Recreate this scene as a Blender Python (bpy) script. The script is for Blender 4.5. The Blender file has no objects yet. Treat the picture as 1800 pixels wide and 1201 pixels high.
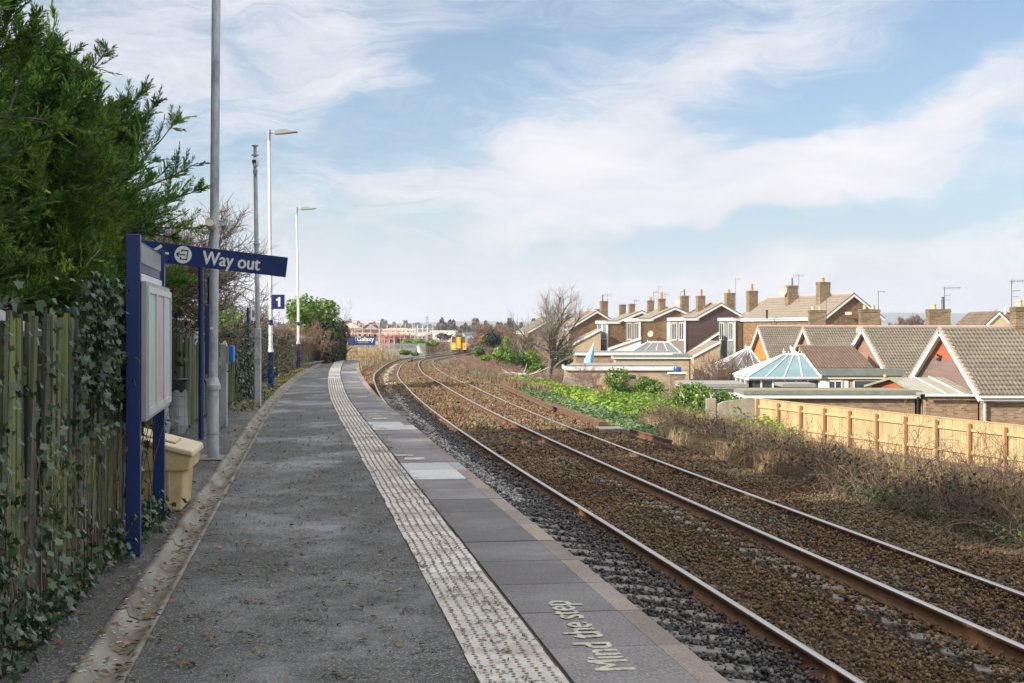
import bpy, math, random
import numpy as np
from mathutils import Vector, Matrix
R = math.radians
rng = np.random.default_rng(11); random.seed(11)
S = bpy.context.scene; COL = S.collection
F = 2500.0; HY = 575.0; EYE = 1.65
def P(px, py, Y): return Vector(((px-900)*Y/F, Y, EYE-(py-HY)*Y/F))     # point of a sight line at a known distance
def XZ(px, py, Y): p = P(px, py, Y); return p.x, p.z
def G(px, py, z=0.0):
    Y = F*(EYE-z)/(py-HY); return Vector(((px-900)*Y/F, Y, z))

# ------------------------------------------------------------------ track geometry
_sy = np.array([-40,0,25,45,65,100,140,180,205,235,250,300,400,600.])
_ss = np.array([-.150,-.150,-.156,-.135,-.112,-.076,-.066,-.045,0,.06,.07,.09,.16,.3])
_ty = np.arange(-40, 520, 0.5)
_tx = np.concatenate([[0], np.cumsum(0.5*np.interp(_ty[:-1]+.25, _sy, _ss))])
_tx += 4.33-np.interp(12.0, _ty, _tx)
def cx(Y): return np.interp(Y, _ty, _tx)                                  # left rail of the far track
def cslope(Y): return np.interp(Y, _sy, _ss)
def drop(Y): return np.interp(Y, [0,68,85,113,154,213,260,500],[0,0,-.2,-.6,-1.15,-1.85,-2.1,-2.2])
def off(Y, o):
    s = cslope(Y); n = np.sqrt(1+s*s)
    return cx(Y)+o/n, Y-o*s/n
ZL, ZR = -1.05, -1.15
O_L2, O_R2, O_R1, O_L1 = 0.0, 1.47, -1.68, -3.15
ZBED = -1.33
def edge_o(Y): return np.interp(Y, [0,33,52,72],[-4.09,-4.12,-4.0,-3.85])
def gut_o(Y): return edge_o(Y)-np.interp(Y,[0,6.6,15.6,25,36,52,69,75],[2.82,2.80,2.66,2.5,2.27,1.97,1.4,1.3])

# ------------------------------------------------------------------ mesh helpers
ORIG = {}
def fast_mesh(name, verts, faces):
    verts = np.asarray(verts, np.float32).reshape(-1,3); faces = np.asarray(faces, np.int32)
    k = faces.shape[1]; me = bpy.data.meshes.new(name)
    me.vertices.add(len(verts)); me.vertices.foreach_set('co', verts.ravel())
    me.loops.add(faces.size); me.loops.foreach_set('vertex_index', faces.ravel())
    me.polygons.add(len(faces)); me.polygons.foreach_set('loop_start', np.arange(0, faces.size, k, dtype=np.int32))
    me.update(calc_edges=True); return me
def tag(o, label=None, cat=None, group=None, kind=None):
    if label: o['label'] = label
    if cat: o['category'] = cat
    if group: o['group'] = group
    if kind: o['kind'] = kind
    return o
def link(name, me, mats, parent=None, origin=None):
    if not isinstance(mats, (list,tuple)): mats = [mats]
    for m in mats: me.materials.append(m)
    o = bpy.data.objects.new(name, me); COL.objects.link(o)
    if parent is not None:
        org = ORIG[parent.name]; o.parent = parent; ORIG[o.name] = org
        me.transform(Matrix.Translation(-Vector(org)))
    else:
        org = Vector(origin) if origin is not None else Vector((0,0,0)); ORIG[o.name] = org
        if origin is not None:
            me.transform(Matrix.Translation(-org)); o.location = org
    return o
def thing(name, label, cat, loc=(0,0,0), group=None):
    o = bpy.data.objects.new(name, None); COL.objects.link(o); o.location = loc
    o.empty_display_size = .2; ORIG[o.name] = Vector(loc)
    return tag(o, label, cat, group)
def copy_tree(o, parent=None):
    c = o.copy(); COL.objects.link(c)
    if parent: c.parent = parent
    for ch in o.children: copy_tree(ch, c)
    return c
class MB:
    def __init__(s): s.v=[]; s.f=[]; s.m=[]
    def add(s, vs, fs, m=0):
        b=len(s.v); s.v += [tuple(v) for v in vs]
        for f in fs: s.f.append([b+i for i in f]); s.m.append(m)
    def box(s, lo, hi, m=0, M=None):
        (x0,y0,z0),(x1,y1,z1)=lo,hi
        vs=[Vector(p) for p in ((x0,y0,z0),(x1,y0,z0),(x1,y1,z0),(x0,y1,z0),(x0,y0,z1),(x1,y0,z1),(x1,y1,z1),(x0,y1,z1))]
        if M is not None: vs=[M@v for v in vs]
        s.add(vs,[(0,3,2,1),(4,5,6,7),(0,1,5,4),(1,2,6,5),(2,3,7,6),(3,0,4,7)],m); return s
    def quad(s,a,b,c,d,m=0): s.add([a,b,c,d],[(0,1,2,3)],m); return s
    def prism(s, poly, vec, m=0, M=None):
        vec=Vector(vec); a=[Vector(p) for p in poly]; b=[p+vec for p in a]; n=len(a); vs=a+b
        if M is not None: vs=[M@v for v in vs]
        s.add(vs,[tuple(range(n))[::-1],tuple(range(n,2*n))]+[(i,(i+1)%n,n+(i+1)%n,n+i) for i in range(n)],m); return s
    def tube(s, pts, rad, n=8, m=0, caps=True):
        pts=[Vector(p) for p in pts]
        if not hasattr(rad,'__len__'): rad=[rad]*len(pts)
        rings=[]; up=None
        for i,p in enumerate(pts):
            d=(pts[min(i+1,len(pts)-1)]-pts[max(i-1,0)]).normalized()
            if up is None:
                up = Vector((0,0,1)) if abs(d.z)<.9 else Vector((1,0,0))
            a=d.cross(up).normalized(); b=a.cross(d).normalized(); up=b
            rings.append([p+(a*math.cos(t)+b*math.sin(t))*rad[i] for t in [2*math.pi*k/n for k in range(n)]])
        vs=[v for r in rings for v in r]; fs=[]
        for i in range(len(pts)-1):
            for k in range(n): fs.append((i*n+k,i*n+(k+1)%n,(i+1)*n+(k+1)%n,(i+1)*n+k))
        if caps: fs += [tuple(range(n))[::-1], tuple(range((len(pts)-1)*n,len(pts)*n))]
        s.add(vs,fs,m); return s
    def lathe(s, c, prof, n=16, m=0, M=None):
        vs=[];fs=[]
        for r,z in prof:
            for k in range(n):
                v=Vector((r*math.cos(2*math.pi*k/n),r*math.sin(2*math.pi*k/n),z))
                if M is not None: v=M@v
                vs.append(v+Vector(c))
        for i in range(len(prof)-1):
            for k in range(n): fs.append((i*n+k,i*n+(k+1)%n,(i+1)*n+(k+1)%n,(i+1)*n+k))
        fs += [tuple(range(n))[::-1], tuple(range((len(prof)-1)*n,len(prof)*n))]
        s.add(vs,fs,m); return s
    def build(s, name, mats, parent=None, origin=None, smooth=False, bevel=0, autosmooth=None):
        me=bpy.data.meshes.new(name); me.from_pydata(s.v,[],s.f)
        me.polygons.foreach_set('material_index', s.m)
        if smooth or autosmooth: me.polygons.foreach_set('use_smooth',[True]*len(s.f))
        me.update()
        o=link(name,me,mats,parent,origin)
        if autosmooth: me.set_sharp_from_angle(angle=R(autosmooth))
        if bevel:
            b=o.modifiers.new('bevel','BEVEL'); b.width=bevel; b.segments=2; b.limit_method='ANGLE'; b.angle_limit=R(40)
        return o
def frame(org, ang):   # local x' , y' frame turned by ang about z
    return Matrix.Translation(Vector(org))@Matrix.Rotation(ang,4,'Z')
# vectorised scatterers -------------------------------------------------------
def norm(a): return a/np.maximum(np.linalg.norm(a,axis=-1,keepdims=True),1e-9)
def leaves(pts, size, nrm=None, jit=.7, aspect=.75, ivy=False):
    pts=np.asarray(pts,float); n=len(pts)
    size=np.broadcast_to(size,(n,))*rng.uniform(.5,1.4,n)
    nv=rng.normal(size=(n,3))
    if nrm is not None: nv=np.asarray(nrm)+jit*nv
    nv=norm(nv); t=norm(np.cross(nv,rng.normal(size=(n,3)))); b=np.cross(nv,t)
    s=size[:,None]
    if ivy:      # three-lobed leaf, slightly folded
        out=[(-.45,0,0),(-.38,.42,.06),(-.05,.30,.05),(.10,.50,.09),(.22,.20,.03),(.60,0,-.06),(.22,-.20,.03),(.10,-.50,.09),(-.05,-.30,.05),(-.38,-.42,.06)]
        v=np.stack([pts+t*s*x+b*s*y+nv*s*z for x,y,z in out],1); return v.reshape(-1,3), np.arange(10*n).reshape(n,10)
    v=np.stack([pts-t*s*.5, pts-b*s*aspect*.5+nv*s*.12-t*s*.08, pts+t*s*.5, pts+b*s*aspect*.5+nv*s*.12-t*s*.08],1)
    f=np.arange(4*n).reshape(n,4); return v.reshape(-1,3), f
def blades(base, h, w, lean=.35, wind=(0,0)):
    n=len(base); h=np.broadcast_to(h,(n,))*rng.uniform(.5,1.2,n)
    a=rng.uniform(0,2*np.pi,n); l=np.abs(rng.normal(0,lean,n))*h
    d=np.stack([np.cos(a)*l+wind[0]*h,np.sin(a)*l+wind[1]*h,h],1)
    b=rng.uniform(0,np.pi,n); side=np.stack([np.cos(b),np.sin(b),np.zeros(n)],1)*w*.5
    mid=base+d*np.array([.35,.35,.6]); tip=base+d
    v=np.stack([base-side,base+side,mid+side*.8,tip,mid-side*.8],1).reshape(-1,3)
    i=np.arange(n)[:,None]*5
    f=np.concatenate([i+np.array([[0,1,2,4]]),i+np.array([[4,2,3,3]])])
    # second face is a triangle: store quads and triangles apart
    return v, i+np.array([[0,1,2]]), i+np.array([[0,2,4]]), i+np.array([[4,2,3]])
def blade_mesh(name, base, h, w, lean=.35, wind=(0,0)):
    v,a,b,c=blades(base,h,w,lean,wind); return fast_mesh(name,v,np.concatenate([a,b,c]))
def twig_tubes(paths, r0, r1, sides=3):
    """paths (N,K,3), radii r0->r1 (N,)"""
    paths=np.asarray(paths,float); N,K,_=paths.shape
    d=norm(np.gradient(paths,axis=1)); ref=norm(rng.normal(size=(N,1,3)))
    a=norm(np.cross(d,ref)); b=np.cross(d,a)
    r=(np.asarray(r0)[:,None]*(1-np.linspace(0,1,K))+np.asarray(r1)[:,None]*np.linspace(0,1,K))[...,None]
    rings=[]
    for k in range(sides):
        t=2*np.pi*k/sides; rings.append(paths+(a*np.cos(t)+b*np.sin(t))*r)
    v=np.stack(rings,2)                       # N,K,sides,3
    base=np.arange(N)[:,None,None]*(K*sides)+np.arange(K-1)[None,:,None]*sides
    k=np.arange(sides)[None,None,:]; k2=(k+1)%sides
    f=np.stack([base+k,base+k2,base+sides+k2,base+sides+k],-1).reshape(-1,4)
    return v.reshape(-1,3), f
def merge(parts):
    vs=[];fs=[];b=0
    for v,f in parts:
        vs.append(v); fs.append(np.asarray(f)+b); b+=len(v)
    return np.concatenate(vs), np.concatenate(fs)
_ph=(1+5**.5)/2
ICO_V=norm(np.array([(-1,_ph,0),(1,_ph,0),(-1,-_ph,0),(1,-_ph,0),(0,-1,_ph),(0,1,_ph),(0,-1,-_ph),(0,1,-_ph),(_ph,0,-1),(_ph,0,1),(-_ph,0,-1),(-_ph,0,1)],float))
ICO_F=np.array([(0,11,5),(0,5,1),(0,1,7),(0,7,10),(0,10,11),(1,5,9),(5,11,4),(11,10,2),(10,7,6),(7,1,8),(3,9,4),(3,4,2),(3,2,6),(3,6,8),(3,8,9),(4,9,5),(2,4,11),(6,2,10),(8,6,7),(9,8,1)])
CUBE_V=np.array([(x,y,z) for x in (-.62,.62) for y in (-.62,.62) for z in (-.62,.62)],float)
CUBE_F=np.array([(0,1,3),(0,3,2),(4,6,7),(4,7,5),(0,4,5),(0,5,1),(2,3,7),(2,7,6),(0,2,6),(0,6,4),(1,5,7),(1,7,3)])
def stones(pts, size):
    n=len(pts); s=np.broadcast_to(size,(n,))*rng.uniform(.55,1.3,n)
    v=CUBE_V[None]*(1+rng.uniform(-.30,.25,(n,8,3)))
    v=v*rng.uniform(.42,1.2,(n,1,3))
    q=norm(rng.normal(size=(n,4))); w,x,y,z=q.T
    Rm=np.stack([1-2*(y*y+z*z),2*(x*y-z*w),2*(x*z+y*w),2*(x*y+z*w),1-2*(x*x+z*z),2*(y*z-x*w),2*(x*z-y*w),2*(y*z+x*w),1-2*(x*x+y*y)],-1).reshape(n,3,3)
    v=np.einsum('nij,nkj->nki',Rm,v)*s[:,None,None]*.5+np.asarray(pts)[:,None,:]
    f=CUBE_F[None]+np.arange(n)[:,None,None]*8
    return v.reshape(-1,3), f.reshape(-1,3)

# ------------------------------------------------------------------ material helpers
class NT:
    def __init__(s, nt): s.nt=nt; s.L=nt.links
    def n(s, typ, **kw):
        nd=s.nt.nodes.new(typ)
        for k,v in kw.items():
            if k.startswith('_'): setattr(nd,k[1:],v)
        for k,v in kw.items():
            if k.startswith('_'): continue
            key=int(k[1:]) if k[0]=='i' and k[1:].isdigit() else k.replace('__',' ')
            s.set(nd.inputs[key],v)
        return nd
    def set(s, sock, v):
        if isinstance(v, bpy.types.NodeSocket): s.L.new(v,sock)
        elif isinstance(v, bpy.types.Node): s.L.new(v.outputs[0],sock)
        else:
            if hasattr(sock.default_value,'__len__') and hasattr(v,'__len__') and len(v)==3 and len(sock.default_value)==4: v=(*v,1)
            sock.default_value=v
    def math(s, op, a, b=None, c=None, clamp=False):
        nd=s.nt.nodes.new('ShaderNodeMath'); nd.operation=op; nd.use_clamp=clamp
        for i,v in enumerate((a,b,c)):
            if v is not None: s.set(nd.inputs[i],v)
        return nd.outputs[0]
    def mix(s, fac, a, b, mode='MIX'):
        nd=s.nt.nodes.new('ShaderNodeMix'); nd.data_type='RGBA'; nd.blend_type=mode
        s.set(nd.inputs[0],fac); s.set(nd.inputs[6],a); s.set(nd.inputs[7],b); return nd.outputs[2]
    def ramp(s, fac, stops):
        nd=s.nt.nodes.new('ShaderNodeValToRGB'); s.set(nd.inputs[0],fac); e=nd.color_ramp.elements
        while len(e)<len(stops): e.new(.5)
        for el,(p,c) in zip(e,stops):
            el.position=p; el.color=(c,c,c,1) if not hasattr(c,'__len__') else (*c[:3],1)
        return nd.outputs[0]
    def noise(s, vec, scale, detail=4, rough=.55, dist=0, out=0):
        nd=s.nt.nodes.new('ShaderNodeTexNoise')
        if vec is not None: s.L.new(vec,nd.inputs['Vector'])
        nd.inputs['Scale'].default_value=scale; nd.inputs['Detail'].default_value=detail
        nd.inputs['Roughness'].default_value=rough; nd.inputs['Distortion'].default_value=dist
        return nd.outputs[out]
    def mapping(s, vec, scale=(1,1,1), rot=(0,0,0), loc=(0,0,0)):
        nd=s.nt.nodes.new('ShaderNodeMapping'); s.L.new(vec,nd.inputs[0])
        nd.inputs['Scale'].default_value=scale; nd.inputs['Rotation'].default_value=rot; nd.inputs['Location'].default_value=loc
        return nd.outputs[0]
def new_mat(name):
    m=bpy.data.materials.new(name); m.use_nodes=True; m.node_tree.nodes.clear()
    t=NT(m.node_tree); out=t.n('ShaderNodeOutputMaterial'); b=t.n('ShaderNodeBsdfPrincipled')
    t.L.new(b.outputs[0],out.inputs[0]); t.tc=t.n('ShaderNodeTexCoord'); t.obj=t.tc.outputs['Object']; t.b=b; t.out=out; t.m=m
    return t
def bump(t, h, strength=.5, dist=.02):
    nd=t.n('ShaderNodeBump'); t.set(nd.inputs['Height'],h); nd.inputs['Strength'].default_value=strength; nd.inputs['Distance'].default_value=dist
    t.L.new(nd.outputs[0],t.b.inputs['Normal'])
def mul(c,k): return tuple(x*k for x in c)
def surf(name, c1, c2=None, scale=3, rough=.75, bmp=0, bscale=40, metal=0, isl=0, c3=None, s3=.6, t3=(.55,.7), stretch=(1,1,1), spec=.5, bdist=.01, rvar=0):
    """general weathered surface: two tones, optional third tone in patches, optional per-piece variation"""
    t=new_mat(name); c2=c2 or mul(c1,.75)
    v=t.mapping(t.obj,stretch)
    col=t.mix(t.ramp(t.noise(v,scale,6,.6),[(.3,0),(.7,1)]),c1,c2)
    if c3: col=t.mix(t.ramp(t.noise(v,s3,5,.65),[(t3[0],0),(t3[1],1)]),col,c3)
    if isl:
        g=t.n('ShaderNodeNewGeometry'); r=g.outputs['Random Per Island']
        k=t.math('MULTIPLY_ADD',r,isl*2,1-isl)
        col=t.mix(1.0,col,t.n('ShaderNodeCombineColor',i0=k,i1=k,i2=k).outputs[0],'MULTIPLY')
    t.set(t.b.inputs['Base Color'],col)
    t.b.inputs['Metallic'].default_value=metal; t.b.inputs['Specular IOR Level'].default_value=spec
    if rvar: t.set(t.b.inputs['Roughness'],t.math('MULTIPLY_ADD',t.noise(v,scale*1.7,4),rvar*2,rough-rvar))
    else: t.b.inputs['Roughness'].default_value=rough
    if bmp: bump(t,t.noise(t.obj,bscale,5,.6),bmp,bdist)
    return t.m
def leafm(name, cols, big=.5, trans=.25, rough=.5, spec=.4):
    """foliage: colour picked per leaf, shifted by large soft patches; a little light passes through"""
    t=new_mat(name); g=t.n('ShaderNodeNewGeometry')
    r=t.math('ADD',t.math('MULTIPLY',g.outputs['Random Per Island'],.55),t.math('MULTIPLY_ADD',t.noise(t.obj,big,3,.6),1.5,-.52),clamp=True)
    n=len(cols); col=t.ramp(r,[(i/(n-1),c) for i,c in enumerate(cols)])
    t.set(t.b.inputs['Base Color'],col); t.b.inputs['Roughness'].default_value=rough; t.b.inputs['Specular IOR Level'].default_value=spec
    if trans:
        tr=t.n('ShaderNodeBsdfTranslucent'); t.set(tr.inputs[0],col)
        mx=t.n('ShaderNodeMixShader'); mx.inputs[0].default_value=trans
        t.L.new(t.b.outputs[0],mx.inputs[1]); t.L.new(tr.outputs[0],mx.inputs[2]); t.L.new(mx.outputs[0],t.out.inputs[0])
    return t.m
def brickm(name, c1, c2, mortar, rough=.85, bw=.225, rh=.075, ms=.005, c3=None):
    t=new_mat(name); sp=t.n('ShaderNodeSeparateXYZ'); t.L.new(t.obj,sp.inputs[0])
    u=t.math('ADD',sp.outputs[0],sp.outputs[1]); cv=t.n('ShaderNodeCombineXYZ',i0=u,i1=sp.outputs[2])
    br=t.n('ShaderNodeTexBrick',Color1=c1,Color2=c2,Mortar=mortar,Scale=1.0)
    t.L.new(cv.outputs[0],br.inputs['Vector'])
    br.inputs['Brick Width'].default_value=bw; br.inputs['Row Height'].default_value=rh; br.inputs['Mortar Size'].default_value=ms; br.inputs['Bias'].default_value=0
    n=t.noise(t.obj,1.1,5,.6); col=t.mix(t.ramp(n,[(.35,.0),(.75,.45)]),br.outputs[0],mul(c1,.8) if c3 is None else c3)
    t.set(t.b.inputs['Base Color'],col); t.b.inputs['Roughness'].default_value=rough
    bump(t,br.outputs['Fac'],.4,-.008); return t.m
def cladm(name, c1, c2, row=.16, rough=.65):
    """horizontal lapped boards / hung tiles"""
    t=new_mat(name); sp=t.n('ShaderNodeSeparateXYZ'); t.L.new(t.obj,sp.inputs[0])
    u=t.math('ADD',sp.outputs[0],sp.outputs[1]); z=t.math('DIVIDE',sp.outputs[2],row); fr=t.math('FRACT',z)
    wn=t.n('ShaderNodeTexWhiteNoise',_noise_dimensions='2D'); cv=t.n('ShaderNodeCombineXYZ',i0=t.math('FLOOR',t.math('DIVIDE',u,row*9)),i1=t.math('FLOOR',z)); t.L.new(cv.outputs[0],wn.inputs['Vector'])
    col=t.mix(t.math('ADD',t.math('MULTIPLY',wn.outputs[0],.5),t.math('MULTIPLY',t.noise(t.obj,3,5),.5)),c1,c2)
    col=t.mix(t.ramp(fr,[(0,.75),(.10,0),(1,0)]),col,mul(c2,.25))
    t.set(t.b.inputs['Base Color'],col); t.b.inputs['Roughness'].default_value=rough
    bump(t,fr,.5,.012); return t.m
# ------------------------------------------------------------------ materials
def asphalt_mat():
    t=new_mat('asphalt'); o=t.obj
    fine=t.noise(o,95,2,.7); big=t.noise(o,.8,5,.6)
    wet_sheen=t.ramp(t.noise(t.mapping(o,(1.0,.55,1),loc=(3,1,0)),.75,6,.68),[(.47,0),(.63,1)])
    col=t.mix(t.ramp(fine,[(.38,0),(.60,1)]),(.011,.011,.010),(.082,.081,.075))
    vor=t.n('ShaderNodeTexVoronoi',Scale=130.0); t.L.new(o,vor.inputs['Vector'])
    chip=t.n('ShaderNodeSeparateColor'); t.L.new(vor.outputs['Color'],chip.inputs[0])
    col=t.mix(t.ramp(chip.outputs[0],[(.86,0),(.9,.75)]),col,(.33,.325,.31))
    col=t.mix(t.ramp(big,[(.38,0),(.68,.55)]),col,(.024,.023,.020))
    col=t.mix(t.ramp(t.noise(o,1.6,6,.7),[(.6,0),(.74,.5)]),col,(.085,.080,.05))
    col=t.mix(t.math('MULTIPLY',wet_sheen,.22),col,(.10,.105,.11))  # pale sky sheen on the damp patches, mixed into the colour
    t.set(t.b.inputs['Base Color'],col)
    t.set(t.b.inputs['Roughness'],t.math('MULTIPLY_ADD',wet_sheen,-.45,.80))
    bump(t,fine,.55,.006); return t.m
def coping_mat(name, c1, c2, edge):
    t=new_mat(name); o=t.obj
    fine=t.noise(o,60,3,.7); g=t.n('ShaderNodeNewGeometry')
    col=t.mix(t.ramp(fine,[(.35,0),(.68,1)]),c1,c2)
    k=t.math('MULTIPLY_ADD',g.outputs['Random Per Island'],.7,.62)
    col=t.mix(1,col,t.n('ShaderNodeCombineColor',i0=k,i1=k,i2=k).outputs[0],'MULTIPLY')
    col=t.mix(t.ramp(t.noise(o,1.3,6,.7),[(.52,0),(.75,.6)]),col,edge)
    col=t.mix(t.ramp(t.noise(t.mapping(o,(1,.4,1)),2.4,5,.7),[(.6,0),(.72,.45)]),col,(.2,.2,.21))
    wet_sheen=t.ramp(t.noise(o,.9,5,.6),[(.45,0),(.65,1)])
    t.set(t.b.inputs['Base Color'],col); t.set(t.b.inputs['Roughness'],t.math('MULTIPLY_ADD',wet_sheen,-.25,.75))
    bump(t,fine,.4,.004); return t.m
m_asph=asphalt_mat()
m_slab=coping_mat('coping_red',(.070,.063,.059),(.20,.186,.177),(.14,.125,.11))
m_slabw=coping_mat('coping_white',(.34,.34,.34),(.52,.52,.51),(.25,.24,.23))
m_slabe=coping_mat('coping_edge',(.14,.105,.08),(.29,.235,.185),(.12,.075,.045))
m_joint=surf('mossy_joint',(.05,.032,.018),(.09,.055,.03),20,.95,.4,60)
m_tact=surf('tactile_slab',(.36,.345,.31),(.54,.525,.48),7,.72,.25,60,isl=.16,c3=(.17,.105,.065),s3=1.3,t3=(.56,.74))
m_blist=surf('tactile_blister',(.16,.10,.065),(.30,.22,.165),30,.8,isl=.3)
m_conc=surf('concrete',(.15,.14,.12),(.24,.23,.205),5,.85,.3,60,c3=(.09,.085,.055),s3=1.2)
m_chan=surf('channel_concrete',(.17,.155,.12),(.28,.265,.225),6,.8,.3,50,c3=(.09,.078,.045),s3=1.5,t3=(.45,.65))
m_fleck=surf('pale_flecks',(.5,.49,.47),(.4,.39,.37),9,.8)
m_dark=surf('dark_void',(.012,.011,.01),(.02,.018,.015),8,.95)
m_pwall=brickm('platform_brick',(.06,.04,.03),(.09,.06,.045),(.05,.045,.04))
m_ball=surf('ballast_brown',(.078,.040,.016),(.165,.099,.044),3,.95,isl=.65,c3=(.150,.118,.07),s3=.5,t3=(.45,.7))
m_balld=surf('ballast_dark',(.030,.028,.027),(.08,.074,.07),3,.6,isl=.5,c3=(.11,.065,.036),s3=.9,t3=(.56,.75))
m_ballp=surf('ballast_limed',(.42,.41,.39),(.26,.25,.23),6,.9,isl=.3)
m_bed=surf('ballast_bed',(.075,.04,.017),(.15,.085,.04),1.1,.95,.9,26,c3=(.028,.022,.017),s3=9,t3=(.45,.62),bdist=.05)
m_rust=surf('rail_rust',(.085,.036,.014),(.17,.080,.028),14,.85,.2,80,stretch=(1,.3,1))
m_steel=surf('rail_polished',(.55,.52,.48),(.44,.40,.36),4,.33,metal=1.0,stretch=(1,.06,1),rvar=.06)
m_sleep=surf('sleeper_concrete',(.085,.075,.062),(.17,.155,.135),6,.55,.3,40,c3=(.06,.05,.042),s3=2)
m_oldrail=surf('scrap_rail',(.09,.042,.022),(.155,.08,.048),9,.9,.3,50)
m_blue=surf('navy_paint',(.004,.021,.105),(.006,.026,.125),2,.42,c3=(.004,.017,.085),s3=1.4)
m_white=surf('white_paint',(.74,.74,.73),(.66,.66,.64),3,.5)
m_cream=surf('letter_white',(.78,.77,.73),(.72,.71,.68),6,.5)
m_padw=surf('worn_letter_paint',(.44,.42,.34),(.56,.54,.44),40,.8,c3=(.20,.18,.15),s3=22,t3=(.50,.62))
m_galv=surf('galvanised',(.42,.45,.46),(.56,.58,.59),9,.5,metal=.3,c3=(.30,.33,.34),s3=5,t3=(.45,.6),stretch=(1,1,.5))
m_grey=surf('grey_paint',(.26,.28,.28),(.34,.36,.36),3,.5,metal=.2)
m_alu=surf('aluminium_frame',(.48,.50,.51),(.56,.58,.58),4,.4,metal=.4)
m_black=surf('black_plastic',(.014,.015,.017),(.028,.03,.033),4,.4)
m_glassd=surf('window_glass',(.035,.045,.055),(.09,.11,.125),.9,.08,spec=.8)
m_grit=surf('grit_bin_plastic',(.56,.41,.19),(.68,.53,.29),4,.5,c3=(.42,.29,.13),s3=2.6,t3=(.5,.72))
m_gritl=surf('grit_bin_lid',(.62,.52,.34),(.52,.41,.24),6,.45,c3=(.36,.27,.15),s3=4,t3=(.55,.7))
m_phone=surf('blue_box',(.02,.17,.55),(.025,.20,.6),4,.4)
m_post1=surf('poster_green',(.30,.42,.33),(.44,.53,.45),3,.4)
m_post2=surf('poster_red',(.45,.28,.29),(.56,.44,.44),3,.4)
m_post3=surf('poster_blue',(.33,.43,.47),(.5,.56,.58),3,.4)
def bagm():
    t=new_mat('clear_bag'); t.set(t.b.inputs['Base Color'],(.55,.57,.58)); t.b.inputs['Roughness'].default_value=.35
    tr=t.n('ShaderNodeBsdfTranslucent'); t.set(tr.inputs[0],(.6,.62,.63)); mx=t.n('ShaderNodeMixShader'); mx.inputs[0].default_value=.4
    t.L.new(t.b.outputs[0],mx.inputs[1]); t.L.new(tr.outputs[0],mx.inputs[2]); t.L.new(mx.outputs[0],t.out.inputs[0]); bump(t,t.noise(t.mapping(t.obj,(1,1,.35)),12,4),.8,.02); return t.m
m_bag=bagm()
def palem():   # weathered grey pales with green algae towards the south-facing patches
    t=new_mat('weathered_pale'); o=t.obj; g=t.n('ShaderNodeNewGeometry'); r=g.outputs['Random Per Island']
    col=t.mix(t.noise(t.mapping(o,(30,30,2)),1.2,5,.7),(.030,.029,.027),(.115,.112,.105))
    alg=t.ramp(t.math('ADD',t.noise(t.mapping(o,(2.5,2.5,.5)),1.4,4),t.math('MULTIPLY',r,.3)),[(.48,0),(.70,1)])
    col=t.mix(t.math('MULTIPLY',alg,t.ramp(t.noise(t.mapping(o,(60,60,1)),1.0,2),[(.4,0),(.6,1)])),col,(.15,.175,.022)); k=t.math('MULTIPLY_ADD',r,.7,.6)
    col=t.mix(1,col,t.n('ShaderNodeCombineColor',i0=k,i1=k,i2=k).outputs[0],'MULTIPLY')
    t.set(t.b.inputs['Base Color'],col); t.b.inputs['Roughness'].default_value=.85
    bump(t,t.noise(t.mapping(o,(40,40,2)),2,4),.4,.006); return t.m
m_pale=palem()
m_wood=surf('new_fence_board',(.37,.255,.125),(.50,.365,.20),2.5,.7,.2,40,isl=.17,stretch=(3,3,.7),c3=(.40,.24,.10),s3=6,t3=(.64,.74))
m_woodp=surf('new_fence_post',(.36,.21,.09),(.46,.29,.14),3,.7,.2,40,stretch=(3,3,.7))
m_bark=surf('bark',(.075,.062,.048),(.16,.135,.10),9,.9,.4,30)
m_twig=surf('twig_brown',(.14,.10,.065),(.22,.165,.11),2,.9,isl=.35)
m_twigr=surf('twig_reddish',(.17,.095,.075),(.25,.16,.12),2,.9,isl=.35)
m_twigg=surf('twig_grey',(.20,.17,.135),(.34,.295,.235),1,.9,isl=.35)
m_bramb=surf('bramble_stem',(.085,.052,.036),(.23,.160,.10),.45,.85,isl=.5)
m_conif=leafm('conifer_frond',[(.022,.068,.014),(.058,.150,.022),(.15,.28,.032),(.38,.47,.05)],.9,.42)
m_ivy=leafm('ivy_leaf',[(.012,.030,.012),(.028,.062,.022),(.055,.105,.035),(.115,.15,.075)],1.2,.15,.32,.6)
m_ivyd=leafm('ivy_leaf_dark',[(.008,.02,.008),(.018,.042,.014),(.035,.07,.02),(.06,.07,.03)],.9,.12,.4)
m_ivyb=leafm('ground_ivy_bright',[(.045,.10,.014),(.11,.22,.02),(.22,.34,.028),(.38,.42,.04)],.35,.25,.45)
m_ivyg=leafm('ground_ivy_cool',[(.04,.08,.03),(.085,.15,.05),(.14,.215,.085),(.22,.27,.13)],.5,.2,.45)
m_laurel=leafm('laurel_leaf',[(.03,.075,.012),(.075,.15,.02),(.15,.25,.03),(.24,.33,.05)],.5,.2,.4)
m_everg=leafm('evergreen_leaf',[(.008,.02,.010),(.015,.035,.016),(.03,.06,.022)],.6,.1)
m_yell=leafm('yellow_shrub',[(.16,.12,.02),(.28,.24,.03),(.36,.34,.06)],.8,.2)
m_dryg=leafm('dry_grass',[(.24,.16,.075),(.36,.265,.14),(.48,.375,.22)],.25,.2,.8,.2)
m_drygd=leafm('dead_stalks',[(.13,.075,.045),(.20,.13,.085),(.28,.20,.14)],.3,.15,.85,.2)
m_grass=leafm('green_grass',[(.05,.08,.015),(.10,.14,.03),(.19,.19,.06)],.4,.2,.7)
m_litter=leafm('fallen_leaf',[(.10,.05,.02),(.19,.11,.05),(.28,.20,.10),(.10,.12,.03)],9,.1,.7)
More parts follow.
